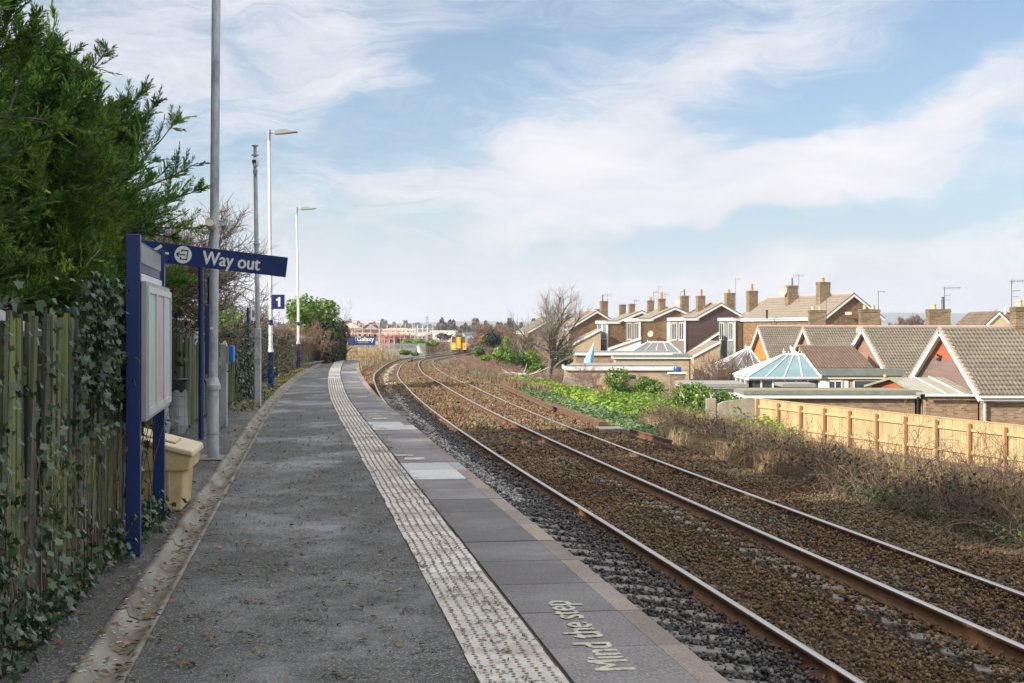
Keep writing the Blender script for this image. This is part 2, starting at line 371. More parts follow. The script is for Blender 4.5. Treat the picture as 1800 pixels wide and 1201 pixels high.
m_ground=surf('earth',(.105,.085,.05),(.075,.075,.032),.25,.95,.5,8,c3=(.15,.12,.075),s3=.06,bdist=.05)
m_bw=brickm('brick_brown',(.115,.055,.022),(.30,.175,.075),(.22,.18,.13))
m_bwl=brickm('brick_buff',(.36,.26,.15),(.46,.35,.22),(.40,.36,.30))
m_bwg=brickm('brick_garage',(.17,.10,.055),(.36,.25,.15),(.30,.27,.22))
m_bwc=brickm('brick_chimney',(.085,.048,.022),(.26,.165,.075),(.33,.29,.22),ms=.0065)
m_bwr=brickm('brick_red',(.33,.13,.07),(.40,.18,.10),(.3,.25,.2))
def tilem(name,c1,c2,lich):
    t=new_mat(name); g=t.n('ShaderNodeNewGeometry')
    col=t.mix(t.ramp(t.noise(t.obj,3.3,5,.7),[(.3,0),(.7,1)]),c1,c2)
    col=t.mix(t.ramp(t.noise(t.obj,.7,6,.7),[(.48,0),(.72,.75)]),col,lich)
    col=t.mix(t.ramp(t.noise(t.obj,9,3,.6),[(.62,0),(.75,.6)]),col,mul(c1,.5))
    col=t.mix(t.ramp(t.noise(t.obj,1.7,4,.6),[(.70,0),(.76,.5)]),col,(.26,.13,.03))
    t.set(t.b.inputs['Base Color'],col); t.b.inputs['Roughness'].default_value=.9; bump(t,t.noise(t.obj,40,3),.3,.01); return t.m
m_tile=tilem('concrete_tile',(.105,.088,.066),(.185,.160,.125),(.215,.195,.145))
m_tileb=tilem('brown_tile',(.095,.060,.043),(.165,.115,.085),(.17,.145,.11))
m_tilef=tilem('buff_tile',(.16,.13,.10),(.245,.205,.16),(.215,.195,.155))
m_verge=surf('verge_tile',(.30,.235,.195),(.38,.30,.25),3,.85,c3=(.24,.21,.14))
m_lead=surf('lead_flashing',(.22,.235,.24),(.31,.32,.33),4,.6,metal=.1)
m_felt=surf('green_felt_edge',(.13,.15,.135),(.20,.22,.195),3,.9,c3=(.09,.09,.06))
m_feltr=surf('flat_roof_felt',(.20,.20,.19),(.27,.265,.25),1.2,.9)
m_pot=surf('terracotta_pot',(.42,.13,.06),(.50,.18,.09),4,.8)
m_potb=surf('buff_pot',(.50,.33,.15),(.56,.41,.22),4,.8)
m_upvc=surf('white_upvc',(.74,.74,.72),(.68,.68,.65),1.5,.45)
m_ucream=surf('cream_fascia',(.66,.60,.46),(.6,.53,.4),2,.6)
m_corg=cladm('orange_boards',(.52,.235,.055),(.43,.17,.035),.14)
m_cred=cladm('red_boards',(.42,.115,.055),(.34,.085,.04),.2)
m_cpink=cladm('pinkish_tiles',(.33,.185,.135),(.27,.145,.105),.17)
m_cbrn=cladm('brown_tiles_hung',(.105,.062,.052),(.075,.044,.037),.3)
m_cbrl=cladm('light_brown_boards',(.22,.165,.14),(.18,.135,.115),.3)
m_cgrn=cladm('grey_green_tiles_hung',(.17,.19,.175),(.21,.23,.215),.2)
m_cblu=cladm('pale_blue_boards',(.45,.50,.56),(.40,.45,.5),.2)
m_cwht=cladm('white_boards',(.70,.69,.66),(.64,.63,.6),.2)
m_cgry=cladm('grey_brown_boards',(.19,.155,.135),(.145,.115,.10),.25)
m_polyc=surf('grey_polycarbonate',(.115,.115,.12),(.15,.15,.155),.8,.4)
m_polyy=surf('mossy_plastic_roof',(.26,.25,.19),(.32,.31,.25),1.2,.5,c3=(.19,.185,.075),s3=1.1,t3=(.5,.7),stretch=(1,.4,1))
m_bglass=surf('blue_glass',(.10,.19,.215),(.16,.26,.285),.7,.16,spec=.6)
m_wall2=surf('patchy_render',(.22,.185,.14),(.33,.29,.23),2.5,.9,.6,9,c3=(.14,.115,.09),s3=1.6,bdist=.03)
m_metal=surf('aerial_metal',(.10,.105,.11),(.15,.155,.16),5,.5,metal=.3)
m_umb=surf('blue_canvas',(.22,.48,.72),(.30,.56,.78),3,.8)
m_barrel=surf('blue_barrel_plastic',(.02,.09,.38),(.03,.12,.45),3,.4)
m_yfront=surf('train_yellow',(.80,.40,.01),(.74,.36,.012),2,.4)
m_tgrey=surf('train_silver',(.58,.585,.60),(.64,.645,.66),.8,.4)
m_tdark=surf('train_underframe',(.02,.017,.015),(.05,.04,.033),2,.7)
m_tpurp=surf('train_purple',(.07,.06,.11),(.09,.08,.13),2,.5)
m_scaf=surf('scaffold_pink',(.62,.30,.27),(.70,.5,.46),2,.6)
m_scafw=surf('scaffold_pale',(.6,.58,.55),(.7,.68,.66),2,.6)
m_brickfar=surf('new_brickwork',(.48,.31,.24),(.58,.42,.33),.2,.9)
m_ply=surf('new_roof_boarding',(.56,.42,.26),(.62,.5,.34),.5,.9)
m_slate=surf('grey_slates',(.16,.165,.17),(.22,.22,.23),.5,.7)
m_far=surf('far_woods',(.042,.052,.038),(.075,.075,.05),.02,1,.6,.4,bdist=2)
def headm():
    t=new_mat('lit_headlamp'); t.set(t.b.inputs['Base Color'],(.9,.85,.7)); t.set(t.b.inputs['Emission Color'],(1,.85,.55)); t.b.inputs['Emission Strength'].default_value=6; return t.m
m_lamp=headm()

# ------------------------------------------------------------------ world, sun, camera
SUN_EL, SUN_DIR = 27.0, Vector((.87,.49,0)).normalized()     # light travels along +x and a little away from the camera
def world():
    w=bpy.data.worlds.new('World'); S.world=w; w.use_nodes=True; w.node_tree.nodes.clear(); t=NT(w.node_tree)
    out=t.n('ShaderNodeOutputWorld'); tc=t.n('ShaderNodeTexCoord')
    sky=t.n('ShaderNodeTexSky',_sky_type='NISHITA'); sky.sun_disc=False; sky.sun_elevation=R(SUN_EL)
    sky.sun_rotation=math.atan2(-SUN_DIR.x,-SUN_DIR.y); sky.air_density=1.0; sky.dust_density=.6; sky.ozone_density=1.6; sky.altitude=20
    sp=t.n('ShaderNodeSeparateXYZ'); t.L.new(tc.outputs['Generated'],sp.inputs[0]); x,y,z=sp.outputs
    az=t.math('ARCTAN2',x,y); el=t.math('ARCSINE',z)
    cv=t.n('ShaderNodeCombineXYZ',i0=az,i1=el).outputs[0]
    # large cloud banks and clear gaps, given by where they stand in the sky (azimuth, elevation)
    def blob(px,py,rx,ry,amp,rot=0):
        a0=math.atan((px-900)/F); e0=math.atan((HY-py)/F*math.cos(a0)); ra,re=rx/F,ry/F
        dx=t.math('SUBTRACT',wx,a0); dy=t.math('SUBTRACT',wy,e0); c,s=math.cos(rot),math.sin(rot)
        u=t.math('DIVIDE',t.math('ADD',t.math('MULTIPLY',dx,c),t.math('MULTIPLY',dy,s)),ra)
        v=t.math('DIVIDE',t.math('SUBTRACT',t.math('MULTIPLY',dy,c),t.math('MULTIPLY',dx,s)),re)
        q=t.math('ADD',t.math('MULTIPLY',u,u),t.math('MULTIPLY',v,v))
        return t.math('MULTIPLY',t.math('POWER',2.718,t.math('MULTIPLY',q,-1)),amp)
    # warp the coordinates so that edges trail off in streaks
    wc=t.n('ShaderNodeTexNoise',Scale=7.0,Detail=5.0); t.L.new(t.mapping(cv,(1,1.9,1)),wc.inputs['Vector'])
    sc=t.n('ShaderNodeSeparateColor'); t.L.new(wc.outputs['Color'],sc.inputs[0])
    wx=t.math('ADD',az,t.math('MULTIPLY',t.math('SUBTRACT',sc.outputs[0],.5),.17))
    wy=t.math('ADD',el,t.math('MULTIPLY',t.math('SUBTRACT',sc.outputs[1],.5),.10))
    tot=None
    for b in SKY_BLOBS:
        q=blob(*b); tot=q if tot is None else t.math('ADD',tot,q)
    wv=t.n('ShaderNodeCombineXYZ',i0=wx,i1=wy).outputs[0]
    f1=t.noise(t.mapping(wv,(1,3.0,1),rot=(0,0,R(-14))),9,9,.62,.4)
    f2=t.noise(t.mapping(wv,(1.2,6,1),rot=(0,0,R(-24))),20,8,.68,1.1)
    d=t.math('ADD',tot,t.math('ADD',t.math('MULTIPLY',t.math('SUBTRACT',f1,.5),1.5),t.math('MULTIPLY',t.math('SUBTRACT',f2,.5),.85)))
    cov=t.ramp(t.math('ADD',t.math('MULTIPLY',d,.80),.40),[(0,.06),(.35,.36),(.8,.82),(1,.97)])
    cov0=cov
    haze=t.ramp(el,[(0,1),(.03,.92),(.055,.74),(.085,.45),(.12,.15),(.23,.03),(.32,.4),(.5,.75)])
    cov=t.math('MAXIMUM',cov,haze)
    grey=t.noise(t.mapping(wv,(1,4,1)),6,5,.6)
    ccol=t.mix(t.ramp(grey,[(.38,0),(.66,1)]),CLOUD_A,CLOUD_B)
    ccol=t.mix(t.ramp(cov0,[(.2,1),(.62,0)]),ccol,t.ramp(el,[(0,CLOUD_H),(.035,(.70,.765,.83)),(.07,(.50,.645,.82)),(.12,(.42,.59,.82)),(.3,(.8,.8,.8)),(1,(.95,.93,.90))]))
    lp=t.ramp(el,[(0,.7),(.02,1)])
    b1=t.n('ShaderNodeBackground',Strength=SKY_STR); t.set(b1.inputs[0],t.mix(1.0,sky.outputs[0],(.97,1.0,1.06),'MULTIPLY'))
    b2=t.n('ShaderNodeBackground'); t.set(b2.inputs['Strength'],t.math('MULTIPLY',t.ramp(el,[(.25,.5),(.5,1),(1,1)]),CLOUD_STR*2)); t.set(b2.inputs[0],ccol)
    mx=t.n('ShaderNodeMixShader'); t.set(mx.inputs[0],cov); t.L.new(b1.outputs[0],mx.inputs[1]); t.L.new(b2.outputs[0],mx.inputs[2])
    t.L.new(mx.outputs[0],out.inputs[0])
SKY_STR=.063; CLOUD_STR=.53
CLOUD_A=(.78,.78,.84); CLOUD_B=(.93,.91,.94); CLOUD_H=(.75,.785,.82)
SKY_BLOBS=[(1190,325,380,75,.85,.05),(1580,235,420,62,.80,.33),(1240,120,330,50,.50,.50),(960,260,150,60,.35,-.3),(300,90,460,150,.34,0),(610,90,150,60,.35,-.5),
    (1130,385,240,40,.55,.08),(700,345,150,18,.45,-.15),(1500,465,460,40,.35,.08),(480,470,480,90,.25,0),(1010,120,90,60,.25,.3),
    (820,130,150,95,-.70,.2),(1050,40,200,45,-.35,.15),(1400,190,300,26,-.60,.36),(1680,55,260,55,-.60,.33),(1500,392,380,30,-.80,.12),
    (760,455,260,60,-.35,0),(630,240,120,55,-.35,0),(330,300,220,60,-.20,0),(1150,430,200,22,-.40,.1)]
world()
sd=bpy.data.lights.new('sun','SUN'); sd.energy=4.2; sd.angle=R(.53); sd.color=(1,.91,.78)
so=bpy.data.objects.new('sun',sd); COL.objects.link(so)
ld=Vector((SUN_DIR.x*math.cos(R(SUN_EL)),SUN_DIR.y*math.cos(R(SUN_EL)),-math.sin(R(SUN_EL))))
so.rotation_euler=ld.to_track_quat('-Z','Y').to_euler(); so.location=(-30,0,40)
cam=bpy.data.cameras.new('camera'); co=bpy.data.objects.new('camera',cam); COL.objects.link(co); S.camera=co
cam.sensor_width=36; cam.lens=36*F/1800; cam.shift_y=-25.5/1800; cam.clip_end=12000; cam.clip_start=.1
co.location=(0,0,EYE); co.rotation_euler=(R(90),0,0)
S.view_settings.view_transform='Standard'; S.view_settings.look='None'; S.view_settings.exposure=1.0; S.view_settings.gamma=1
S.render.resolution_x=1024; S.render.resolution_y=683
S.cycles.max_bounces=6; S.cycles.transparent_max_bounces=8; S.cycles.diffuse_bounces=3
# ------------------------------------------------------------------ ground, platform, track
def sstep(a,b,x):
    t=np.clip((np.asarray(x,float)-a)/(b-a),0,1); return t*t*(3-2*t)
def tz(X,Y):
    X=np.asarray(X,float); Y=np.asarray(Y,float); Yc=np.clip(Y,-40,380); d=X-cx(Yc); bed=ZBED-.06-drop_pos(Yc)
    right=np.minimum(bed-.25,-2.9); zr=bed+(right-bed)*sstep(3.4,11,d)+(-3.4-right)*sstep(11,19,d)
    lz=np.interp(Yc,[-40,70,74,80,113,165,225,380],[-.12,-.12,-.3,-.65,-.85,-1.3,-2.2,-3.3])
    zl=bed+(lz-bed)*sstep(4.3,7.5,-d)*np.where(Yc<73,0,1)+np.where(Yc<73,(lz-bed)*sstep(4.9,5.2,-d),0)
    z=np.where(d>0,zr,zl)
    far=sstep(380,520,Y); z=z*(1-far)+(-3.4)*far
    return z
def drop_pos(Y): return -drop(Y)
def build_ground():
    Ys=np.concatenate([np.arange(-40,130,1.0),np.arange(130,400,3.0),np.geomspace(400,9000,40)])
    ds=np.concatenate([-np.geomspace(3000,12,26),np.arange(-11.5,20,.5),np.geomspace(21,3000,30)])
    w=np.ones_like(Ys); c=cx(np.clip(Ys,-40,380))
    X=c[:,None]+ds[None,:]; Y=np.repeat(Ys[:,None],len(ds),1); Z=tz(X,Y)
    Z=Z+rng.normal(0,.03,Z.shape)*(np.abs(ds)[None,:]>5)
    n,m=X.shape; i=np.arange(n-1)[:,None]*m+np.arange(m-1)[None,:]
    f=np.stack([i,i+1,i+m+1,i+m],-1).reshape(-1,4)
    me=fast_mesh('ground',np.stack([X,Y,Z],-1),f); me.polygons.foreach_set('use_smooth',[True]*len(f))
    tag(link('ground',me,m_ground),kind='structure')
build_ground()
def strip(name, o1, o2, z1, z2, Ys, mat, kind='structure', segs=1):
    Ys=np.asarray(Ys,float); rows=[]
    for k in range(segs+1):
        u=k/segs; oo=(1-u)*o1(Ys)+u*o2(Ys); X,Y=off(Ys,oo); Z=(1-u)*z1(Ys)+u*z2(Ys); rows.append(np.stack([X,Y,Z],-1))
    V=np.stack(rows,1); m=segs+1; n=len(Ys); i=np.arange(n-1)[:,None]*m+np.arange(m-1)[None,:]
    f=np.stack([i,i+1,i+m+1,i+m],-1).reshape(-1,4)
    o=link(name,fast_mesh(name,V,f),mat); return tag(o,kind=kind) if kind else o
K=lambda c:(lambda Y: np.full_like(np.asarray(Y,float),c))
YP=np.arange(-6,72.01,.5)
tact_l=lambda Y: edge_o(Y)-1.15
tact_r=lambda Y: edge_o(Y)-.735
gut_l=lambda Y: gut_o(Y)-.23
strip('platform_surface',lambda Y:gut_o(Y)+.012,lambda Y:tact_l(Y)-.006,K(0),K(0),YP,m_asph,segs=4)
strip('footway',lambda Y:gut_o(Y)-2.6,lambda Y:gut_l(Y)-.03,K(-.008),K(-.008),YP,m_asph,segs=3)
# repair joints in the asphalt: thin raised seam of newer bitumen
strip('asphalt_seam',lambda Y:gut_o(Y)+.62+.01*np.sin(Y*1.7),lambda Y:gut_o(Y)+.632+.012*np.sin(Y*2.3),K(.003),K(.003),np.arange(15,60,.5),m_asph)
# drainage channel: kerb, dished invert, thin lip
def channel():
    prof=[(-.03,-.02),(-.03,.012),(.03,.014),(.045,-.03),(.10,-.055),(.17,-.045),(.205,.002),(.235,.006),(.235,-.02)]
    V=[]; Ys=np.concatenate([np.arange(-6,72,.5)])
    for o,z in prof:
        X,Y=off(Ys,gut_l(Ys)+o); V.append(np.stack([X,Y,np.full_like(X,z)],-1))
    V=np.stack(V,1); n,m=len(Ys),len(prof); i=np.arange(n-1)[:,None]*m+np.arange(m-1)[None,:]
    f=np.stack([i,i+1,i+m+1,i+m],-1).reshape(-1,4)
    tag(link('drainage_channel',fast_mesh('drainage_channel',V,f),m_chan),kind='structure')
    # joints across the channel, and pale bird-dropping flecks on its kerb
    b=MB(); y=4.2
    while y<60:
        a=off(y,gut_l(y)-.03); c=off(y,gut_l(y)+.235)
        for (o0,z0),(o1,z1) in zip(prof[1:-2],prof[2:-1]):
            p=[Vector((*off(y+dy,gut_l(y)+o),z+.003)) for o,z,dy in ((o0,z0,0),(o1,z1,0),(o1,z1,.018),(o0,z0,.018))]; b.quad(*p)
        y+=2.55+random.uniform(-.2,.2)
    tag(b.build('channel_joint',m_dark),kind='structure')
    b=MB()
    for k in range(230):
        y=4.5+11*random.random()**1.5; o=random.choice([random.gauss(.02,.02),random.uniform(.03,.12)]); z=np.interp(o,[p[0] for p in prof[1:7]],[p[1] for p in prof[1:7]])+.004
        r=random.uniform(.004,.013); c=Vector((*off(y,gut_l(y)+o),z)); n=7
        b.add([c+Vector((r*math.cos(6.283*i/n)*random.uniform(.6,1.2),1.3*r*math.sin(6.283*i/n)*random.uniform(.6,1.2),0)) for i in range(n)],[tuple(range(n))])
    tag(b.build('bird_droppings',m_fleck),kind='stuff')
channel()
# tactile paving with real blisters
def tactile():
    b=MB(); y=3.0; cells=[]
    while y<71.5:
        L=.39; y2=y+L*.985
        a0,a1=float(tact_l(y)),float(tact_r(y)); b0,b1=float(tact_l(y2)),float(tact_r(y2))
        dz=random.uniform(.002,.007); j=random.uniform(-.006,.006)
        p=[Vector((*off(yy,o+j),0)) for yy,o in ((y+.005,a0+.004),(y+.005,a1-.004),(y2-.003,b1-.004),(y2-.003,b0+.004))]
        up=Vector((0,0,dz)); dn=Vector((0,0,-.02)); b.add([q+up for q in p]+[q+dn for q in p],[(0,1,2,3),(0,4,5,1),(1,5,6,2),(2,6,7,3),(3,7,4,0)])
        cells.append((y,a0,a1,dz,j)); y=y2
    tag(b.build('tactile_paving',m_tact),kind='structure')
    vs=[];fs=[];n=8
    ring=[(math.cos(6.283*i/n),math.sin(6.283*i/n)) for i in range(n)]
    for y,a0,a1,dz,j in cells:
        if y>45: break
        for c in range(6):
            for r in range(8):
                yy=y+.385*(r+.5)/8; o=a0+.02+(a1-a0-.04)*(c+.5+(.05 if r%2 else -.05))/6+j
                cxx,cyy=off(yy,o); b0=len(vs)
                for rr,zz in ((.0115,dz+.0003),(.0075,dz+.0048)): vs += [(cxx+rr*q[0],cyy+rr*q[1],zz) for q in ring]
                fs += [[b0+i,b0+(i+1)%n,b0+n+(i+1)%n,b0+n+i] for i in range(n)]; fs += [[b0+n,b0+n+1,b0+n+2,b0+n+3],[b0+n+3,b0+n+4,b0+n+5,b0+n+6],[b0+n+6,b0+n+7,b0+n,b0+n+3]]
    tag(link('tactile_blisters',fast_mesh('tactile_blisters',vs,fs),m_blist),kind='stuff')
tactile()
def copings():
    b=MB(); y=2.6; k=0
    strip('coping_bedding',lambda Y:tact_r(Y)-.01,lambda Y:edge_o(Y)-.02,K(-.012),K(-.012),np.arange(2,72,.5),m_joint)
    strip('tactile_bedding',lambda Y:tact_l(Y)-.012,lambda Y:tact_r(Y)+.012,K(-.004),K(-.004),np.arange(2,72,.5),m_joint)
    whites=[(16.1,18.1),(23.3,25.3)]
    while y<71.4:
        L=.915 if not any(a-.1<y<c for a,c in whites) else .98
        y2=min(y+L*.985,71.6); w=any(a<=y+.4<=c for a,c in whites) or (51.5<y<52.5)
        dz=random.uniform(-.004,.004); ew=.14
        for o0,o1,mi in ((tact_r(y)+.022,edge_o(y)-ew,1 if w else 0),(edge_o(y)-ew,edge_o(y),1 if w and random.random()<.5 else 2)):
            q0=o0;q1=o1; e=float(edge_o(y2)-edge_o(y))
            p=[Vector((*off(yy,oo),0)) for yy,oo in ((y+.010,q0),(y+.010,q1),(y2-.006,q1+e),(y2-.006,q0+e))]
            up=Vector((0,0,dz+.001)); dn=Vector((0,0,-.09))
            b.add([v+up for v in p]+[v+dn for v in p],[(0,1,2,3),(0,4,5,1),(1,5,6,2),(2,6,7,3),(3,7,4,0),(4,7,6,5)],mi)
        y=y2
    tag(b.build('platform_coping',[m_slab,m_slabw,m_slabe],bevel=.004),kind='structure')
copings()
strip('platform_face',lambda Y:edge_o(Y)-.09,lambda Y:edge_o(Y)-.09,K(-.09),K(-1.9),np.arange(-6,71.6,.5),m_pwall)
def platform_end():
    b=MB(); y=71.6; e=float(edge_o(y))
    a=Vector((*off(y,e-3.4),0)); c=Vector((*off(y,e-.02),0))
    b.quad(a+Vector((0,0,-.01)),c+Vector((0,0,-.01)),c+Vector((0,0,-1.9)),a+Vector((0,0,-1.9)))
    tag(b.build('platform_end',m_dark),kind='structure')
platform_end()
# faded paint patches on the coping
def patches():
    b=MB()
    for y,o0,o1,l in ((18.3,.10,.36,.30),(18.85,.02,.26,.16),(26.1,.15,.42,.3),(26.8,.12,.35,.2),(27.4,.15,.33,.2),(34,.2,.45,.25),(43,.2,.45,.3),(48,.2,.42,.3),(55.5,.2,.42,.3),(60,.2,.42,.4),(65,.2,.42,.4)):
        t=float(tact_r(y)); p=[Vector((*off(yy,t+o),.0085)) for yy,o in ((y,o0),(y,o1),(y+l,o1),(y+l,o0))]; b.quad(*p)
    tag(b.build('faded_paint',m_padw),kind='structure')
patches()
def text_mesh(body, size=1, bold=.012, ext=0, sx=1, align='LEFT'):
    me=text_base(body,size,sx)
    vs=[v.co.copy() for v in me.vertices]; fs=[tuple(p.vertices) for p in me.polygons]; n=len(vs); V=[];Fc=[]
    for k,(dx,dy) in enumerate(((0,0),(1,0),(.5,.6),(.5,-.6),(.25,.0),(.75,.0))):   # thickened by repeating the outline a hair higher each time
        V += [(v.x+dx*bold*size*2,v.y+dy*bold*size,v.z+k*.0005) for v in vs]; Fc += [tuple(i+k*n for i in f) for f in fs]
    m2=bpy.data.meshes.new('lettering'); m2.from_pydata(V,[],Fc); m2.update(); bpy.data.meshes.remove(me); return m2
def text_base(body, size=1, sx=1, align='LEFT'):
    cu=bpy.data.curves.new('t','FONT'); cu.body=body; cu.size=size; cu.align_x=align; cu.resolution_u=3
    o=bpy.data.objects.new('t',cu); COL.objects.link(o); bpy.context.view_layer.update()
    me=bpy.data.meshes.new_from_object(o.evaluated_get(bpy.context.evaluated_depsgraph_get()))
    bpy.data.objects.remove(o); bpy.data.curves.remove(cu)
    if sx!=1: me.transform(Matrix.Diagonal((sx,1,1,1)))
    return me
def platform_text():
    me=text_mesh('Mind the step',.285,.020,0,.70)
    w=max(v.co.x for v in me.vertices); L=1.78
    y0=7.47; t0=float(edge_o(y0))-.415
    for v in me.vertices:    # text runs away along the edge, tops of the letters towards the platform
        yy=y0+v.co.x/w*L*.985; X,Y=off(yy,t0-v.co.y+.04); v.co=(float(X),float(Y),.0065+v.co.z*.5)
    tag(link('step_warning_lettering',me,m_padw),kind='structure')
platform_text()

# ballast bed and stones
bedz=lambda Y: ZBED-.0-drop_pos(np.asarray(Y,float))
YB=np.concatenate([np.arange(-6,120,1.0),np.arange(120,380,3.0)])
strip('ballast_bed',lambda Y:np.where(Y<72,-4.14,-4.9),K(4.2),lambda Y:np.where(Y<72,ZBED-.03-drop_pos(Y),ZBED-.16-drop_pos(Y)),lambda Y:bedz(Y)-.10,YB,m_bed,segs=10)
def rail_z(o,Y):
    """top of bed between the rails follows the cant"""
    return ZBED+.075-.03*0-drop_pos(Y)
def scatter_stones():
    def area(n,y0,y1,o0,o1,size,gap=True,pw=1.6):
        y=y0+(y1-y0)*rng.random(n)**pw; o=rng.uniform(o0,o1,n); X,Y=off(y,o)
        z=ZBED-drop_pos(y)+rng.uniform(-.02,.055,n)+.02
        sh=np.where((o>2.2),-.16*np.clip((o-2.2)/2.0,0,1),0)
        hum=.02*np.sin(o*3.1+1)*np.sin(y*.7)+.07*np.exp(-((o+.85)/.55)**2)+.06*((o>-.45)&(o<2.3))
        return np.stack([X,Y,z+sh+hum],-1), size*(1+.012*np.clip(y-12,0,60))
    ps=[area(62000,9.5,32,-1.62,4.9,.047),area(30000,28,66,-1.75,4.2,.075,pw=1.1),area(16000,64,170,-1.75,3.6,.10,pw=1.2),area(14000,60,190,-4.6,-1.6,.10,pw=1.3)]
    P_=np.concatenate([p for p,_ in ps]); s_=np.concatenate([s for _,s in ps])
    tag(link('ballast_stones',fast_mesh('ballast_stones',*stones(P_,s_)),m_ball),kind='stuff')
    ps=[area(19000,7,26,-4.05,-1.72,.052),area(11000,22,66,-4.0,-1.75,.075,pw=1.1)]
    P_=np.concatenate([p for p,_ in ps]); s_=np.concatenate([s for _,s in ps]); P_[:,2]-=.006
    tag(link('dark_ballast_stones',fast_mesh('dark_ballast_stones',*stones(P_,s_)),m_balld),kind='stuff')
    n=3600; y=24+130*rng.random(n)**1.4; o=-2.42+rng.normal(0,.085,n)-.05*np.sin(y*.4); X,Y=off(y,o)
    tag(link('limed_ballast_stones',fast_mesh('limed_ballast_stones',*stones(np.stack([X,Y,ZBED-drop_pos(y)+.065+rng.uniform(-.02,.03,n)],-1),.05*(1+.01*y))),m_ballp),kind='stuff')
scatter_stones()
RP=[(-.07,-.172),(-.07,-.160),(-.022,-.138),(-.010,-.125),(-.010,-.048),(-.034,-.038),(-.036,-.008),(-.028,0),(.028,0),(.036,-.008),(.034,-.038),(.010,-.048),(.010,-.125),(.022,-.138),(.07,-.160),(.07,-.172)]
def rail(o, z0, label):
    Ys=np.concatenate([np.arange(-4,130,.75),np.arange(130,360,2.0)]); V=[]
    for a,z in RP:
        X,Y=off(Ys,o+a); V.append(np.stack([X,Y,z0+z+drop(Ys)],-1))
    V=np.stack(V,1); n,m=len(Ys),len(RP); i=np.arange(n-1)[:,None]*m+np.arange(m)[None,:]; j=np.arange(n-1)[:,None]*m+(np.arange(m)[None,:]+1)%m
    f=np.stack([i,j,j+m,i+m],-1).reshape(-1,4)
    me=fast_mesh('rail',V,f); ob=link('rail',me,[m_rust,m_steel])
    mi=np.zeros((n-1,m),np.int32); mi[:,6:9]=1; me.polygons.foreach_set('material_index',mi.ravel())
    tag(ob,label,'rail','running rails of the two tracks')
rail(O_L1,ZL,'rail closest to the platform edge, vanishing under its coping')
rail(O_R1,ZR,'second rail from the platform, with dark sleeper ends beside it')
rail(O_L2,ZL,'third rail from the platform, across the wide brown ballast gap')
rail(O_R2,ZR,'outermost rail nearest the brambles, orange rust on its web')
def sleepers():
    s=MB(); s.box((-1.25,-.13,-.2),(1.25,.13,0)); proto=None
    clip=MB(); 
    for sx in (-1,1):
        pts=[(sx*.10+.05*math.cos(a)*1.0,.0+.055*math.sin(a),.01+.028*math.sin(a*1.0+.6)) for a in [R(q) for q in range(-40,241,28)]]
    for trk,oc,lab,grp in ((0,(O_L1+O_R1)/2,'grey concrete sleeper bedded in dark ballast beside the platform','sleepers of the platform track'),(1,(O_L2+O_R2)/2,'grey concrete sleeper half buried in brown ballast under the far track','sleepers of the far track')):
        y=7.0 if trk==0 else 11.0; end=60 if trk==0 else 62
        root=None
        while y<end:
            X,Y=off(y,oc); tilt=math.atan2(ZR-ZL,O_R2-O_L2); h=math.atan(-float(cslope(y)))
            M=Matrix.Translation((float(X),float(Y),(ZL+ZR)/2-.178+random.uniform(-.006,.006)))@Matrix.Rotation(-h+R(random.uniform(-.6,.6)),4,'Z')@Matrix.Rotation(-tilt,4,'Y')
            if root is None:
                root=bpy.data.objects.new('sleeper',None); COL.objects.link(root); ORIG['sleeper' if trk==0 else root.name]=Vector((0,0,0)); ORIG[root.name]=Vector((0,0,0)); tag(root,lab,'railway sleeper',grp)
                s2=MB(); s2.v=list(s.v); s2.f=list(s.f); s2.m=list(s.m)
                s2.build('beam',m_sleep,root,bevel=.02)
                for rx in (-.735,.735):
                    for sx in (-1,1):
                        c=MB(); x0=rx+sx*.085
                        pts=[(x0+sx*.035*(1-math.cos(a)),-.055*math.cos(a*.9),.012+.03*math.sin(a*.5)) for a in [R(q) for q in range(0,331,33)]]
                        c.tube(pts,.011,5); c.build('rail_clip',m_rust,root)
                ob=root
            else: ob=copy_tree(root)
            ob.matrix_world=M; y+=.63
sleepers()
# redundant rails lying beside the far track, and a concrete cover
def scrap():
    def piece(pts,lab,stack=1):
        b=MB()
        q=[Vector(p) for p in pts]
        for k in range(len(q)-1):
            d=(q[k+1]-q[k]); n=Vector((d.y,-d.x,0)).normalized()
            prof=[(-.07,0),(-.07,.02),(-.015,.045),(-.015,.11),(-.036,.125),(-.036,.16),(.036,.16),(.036,.125),(.015,.11),(.015,.045),(.07,.02),(.07,0)]
            b.prism([q[k]+n*a+Vector((0,0,z)) for a,z in prof],d)
        o=b.build('scrap_rail',m_oldrail,origin=q[0]); tag(o,lab,'rail')
    def at(px,py,z=-1.3): return G(px,py,z)
    piece([at(1180,785,-1.22),at(1108,764,-1.22)],'short rusty rail offcut lying near the dry grass')
    b=MB(); pts=[at(1060,752),at(1016,738),at(970,720)]
    a=pts[0]; c=at(968,718)
    d=(c-a); n=9; nn=Vector((d.y,-d.x,0)).normalized()
    for k in range(n):
        p=a+d*(k/n); M=frame(p,math.atan2(d.y,d.x)); b.box((0.02,-.12,-.05),(d.length/n-.03,.12,.17+random.uniform(-.02,.02)),M=M)
    tag(b.build('brick_edging',m_oldrail,origin=a),'row of rusty red edging blocks beside the far track','edging')
    piece([at(972,722,-1.25),at(925,700,-1.25),at(880,680,-1.25)],'long rusty scrap rail beside the ground ivy')
    b=MB(); b.box((-.35,-.5,-.1),(.35,.5,.08),M=frame(at(1075,757),.15)); tag(b.build('cable_cover',m_conc,origin=at(1075,757),bevel=.01),'small grey concrete cover lying at the end of the edging blocks','cover')
scrap()
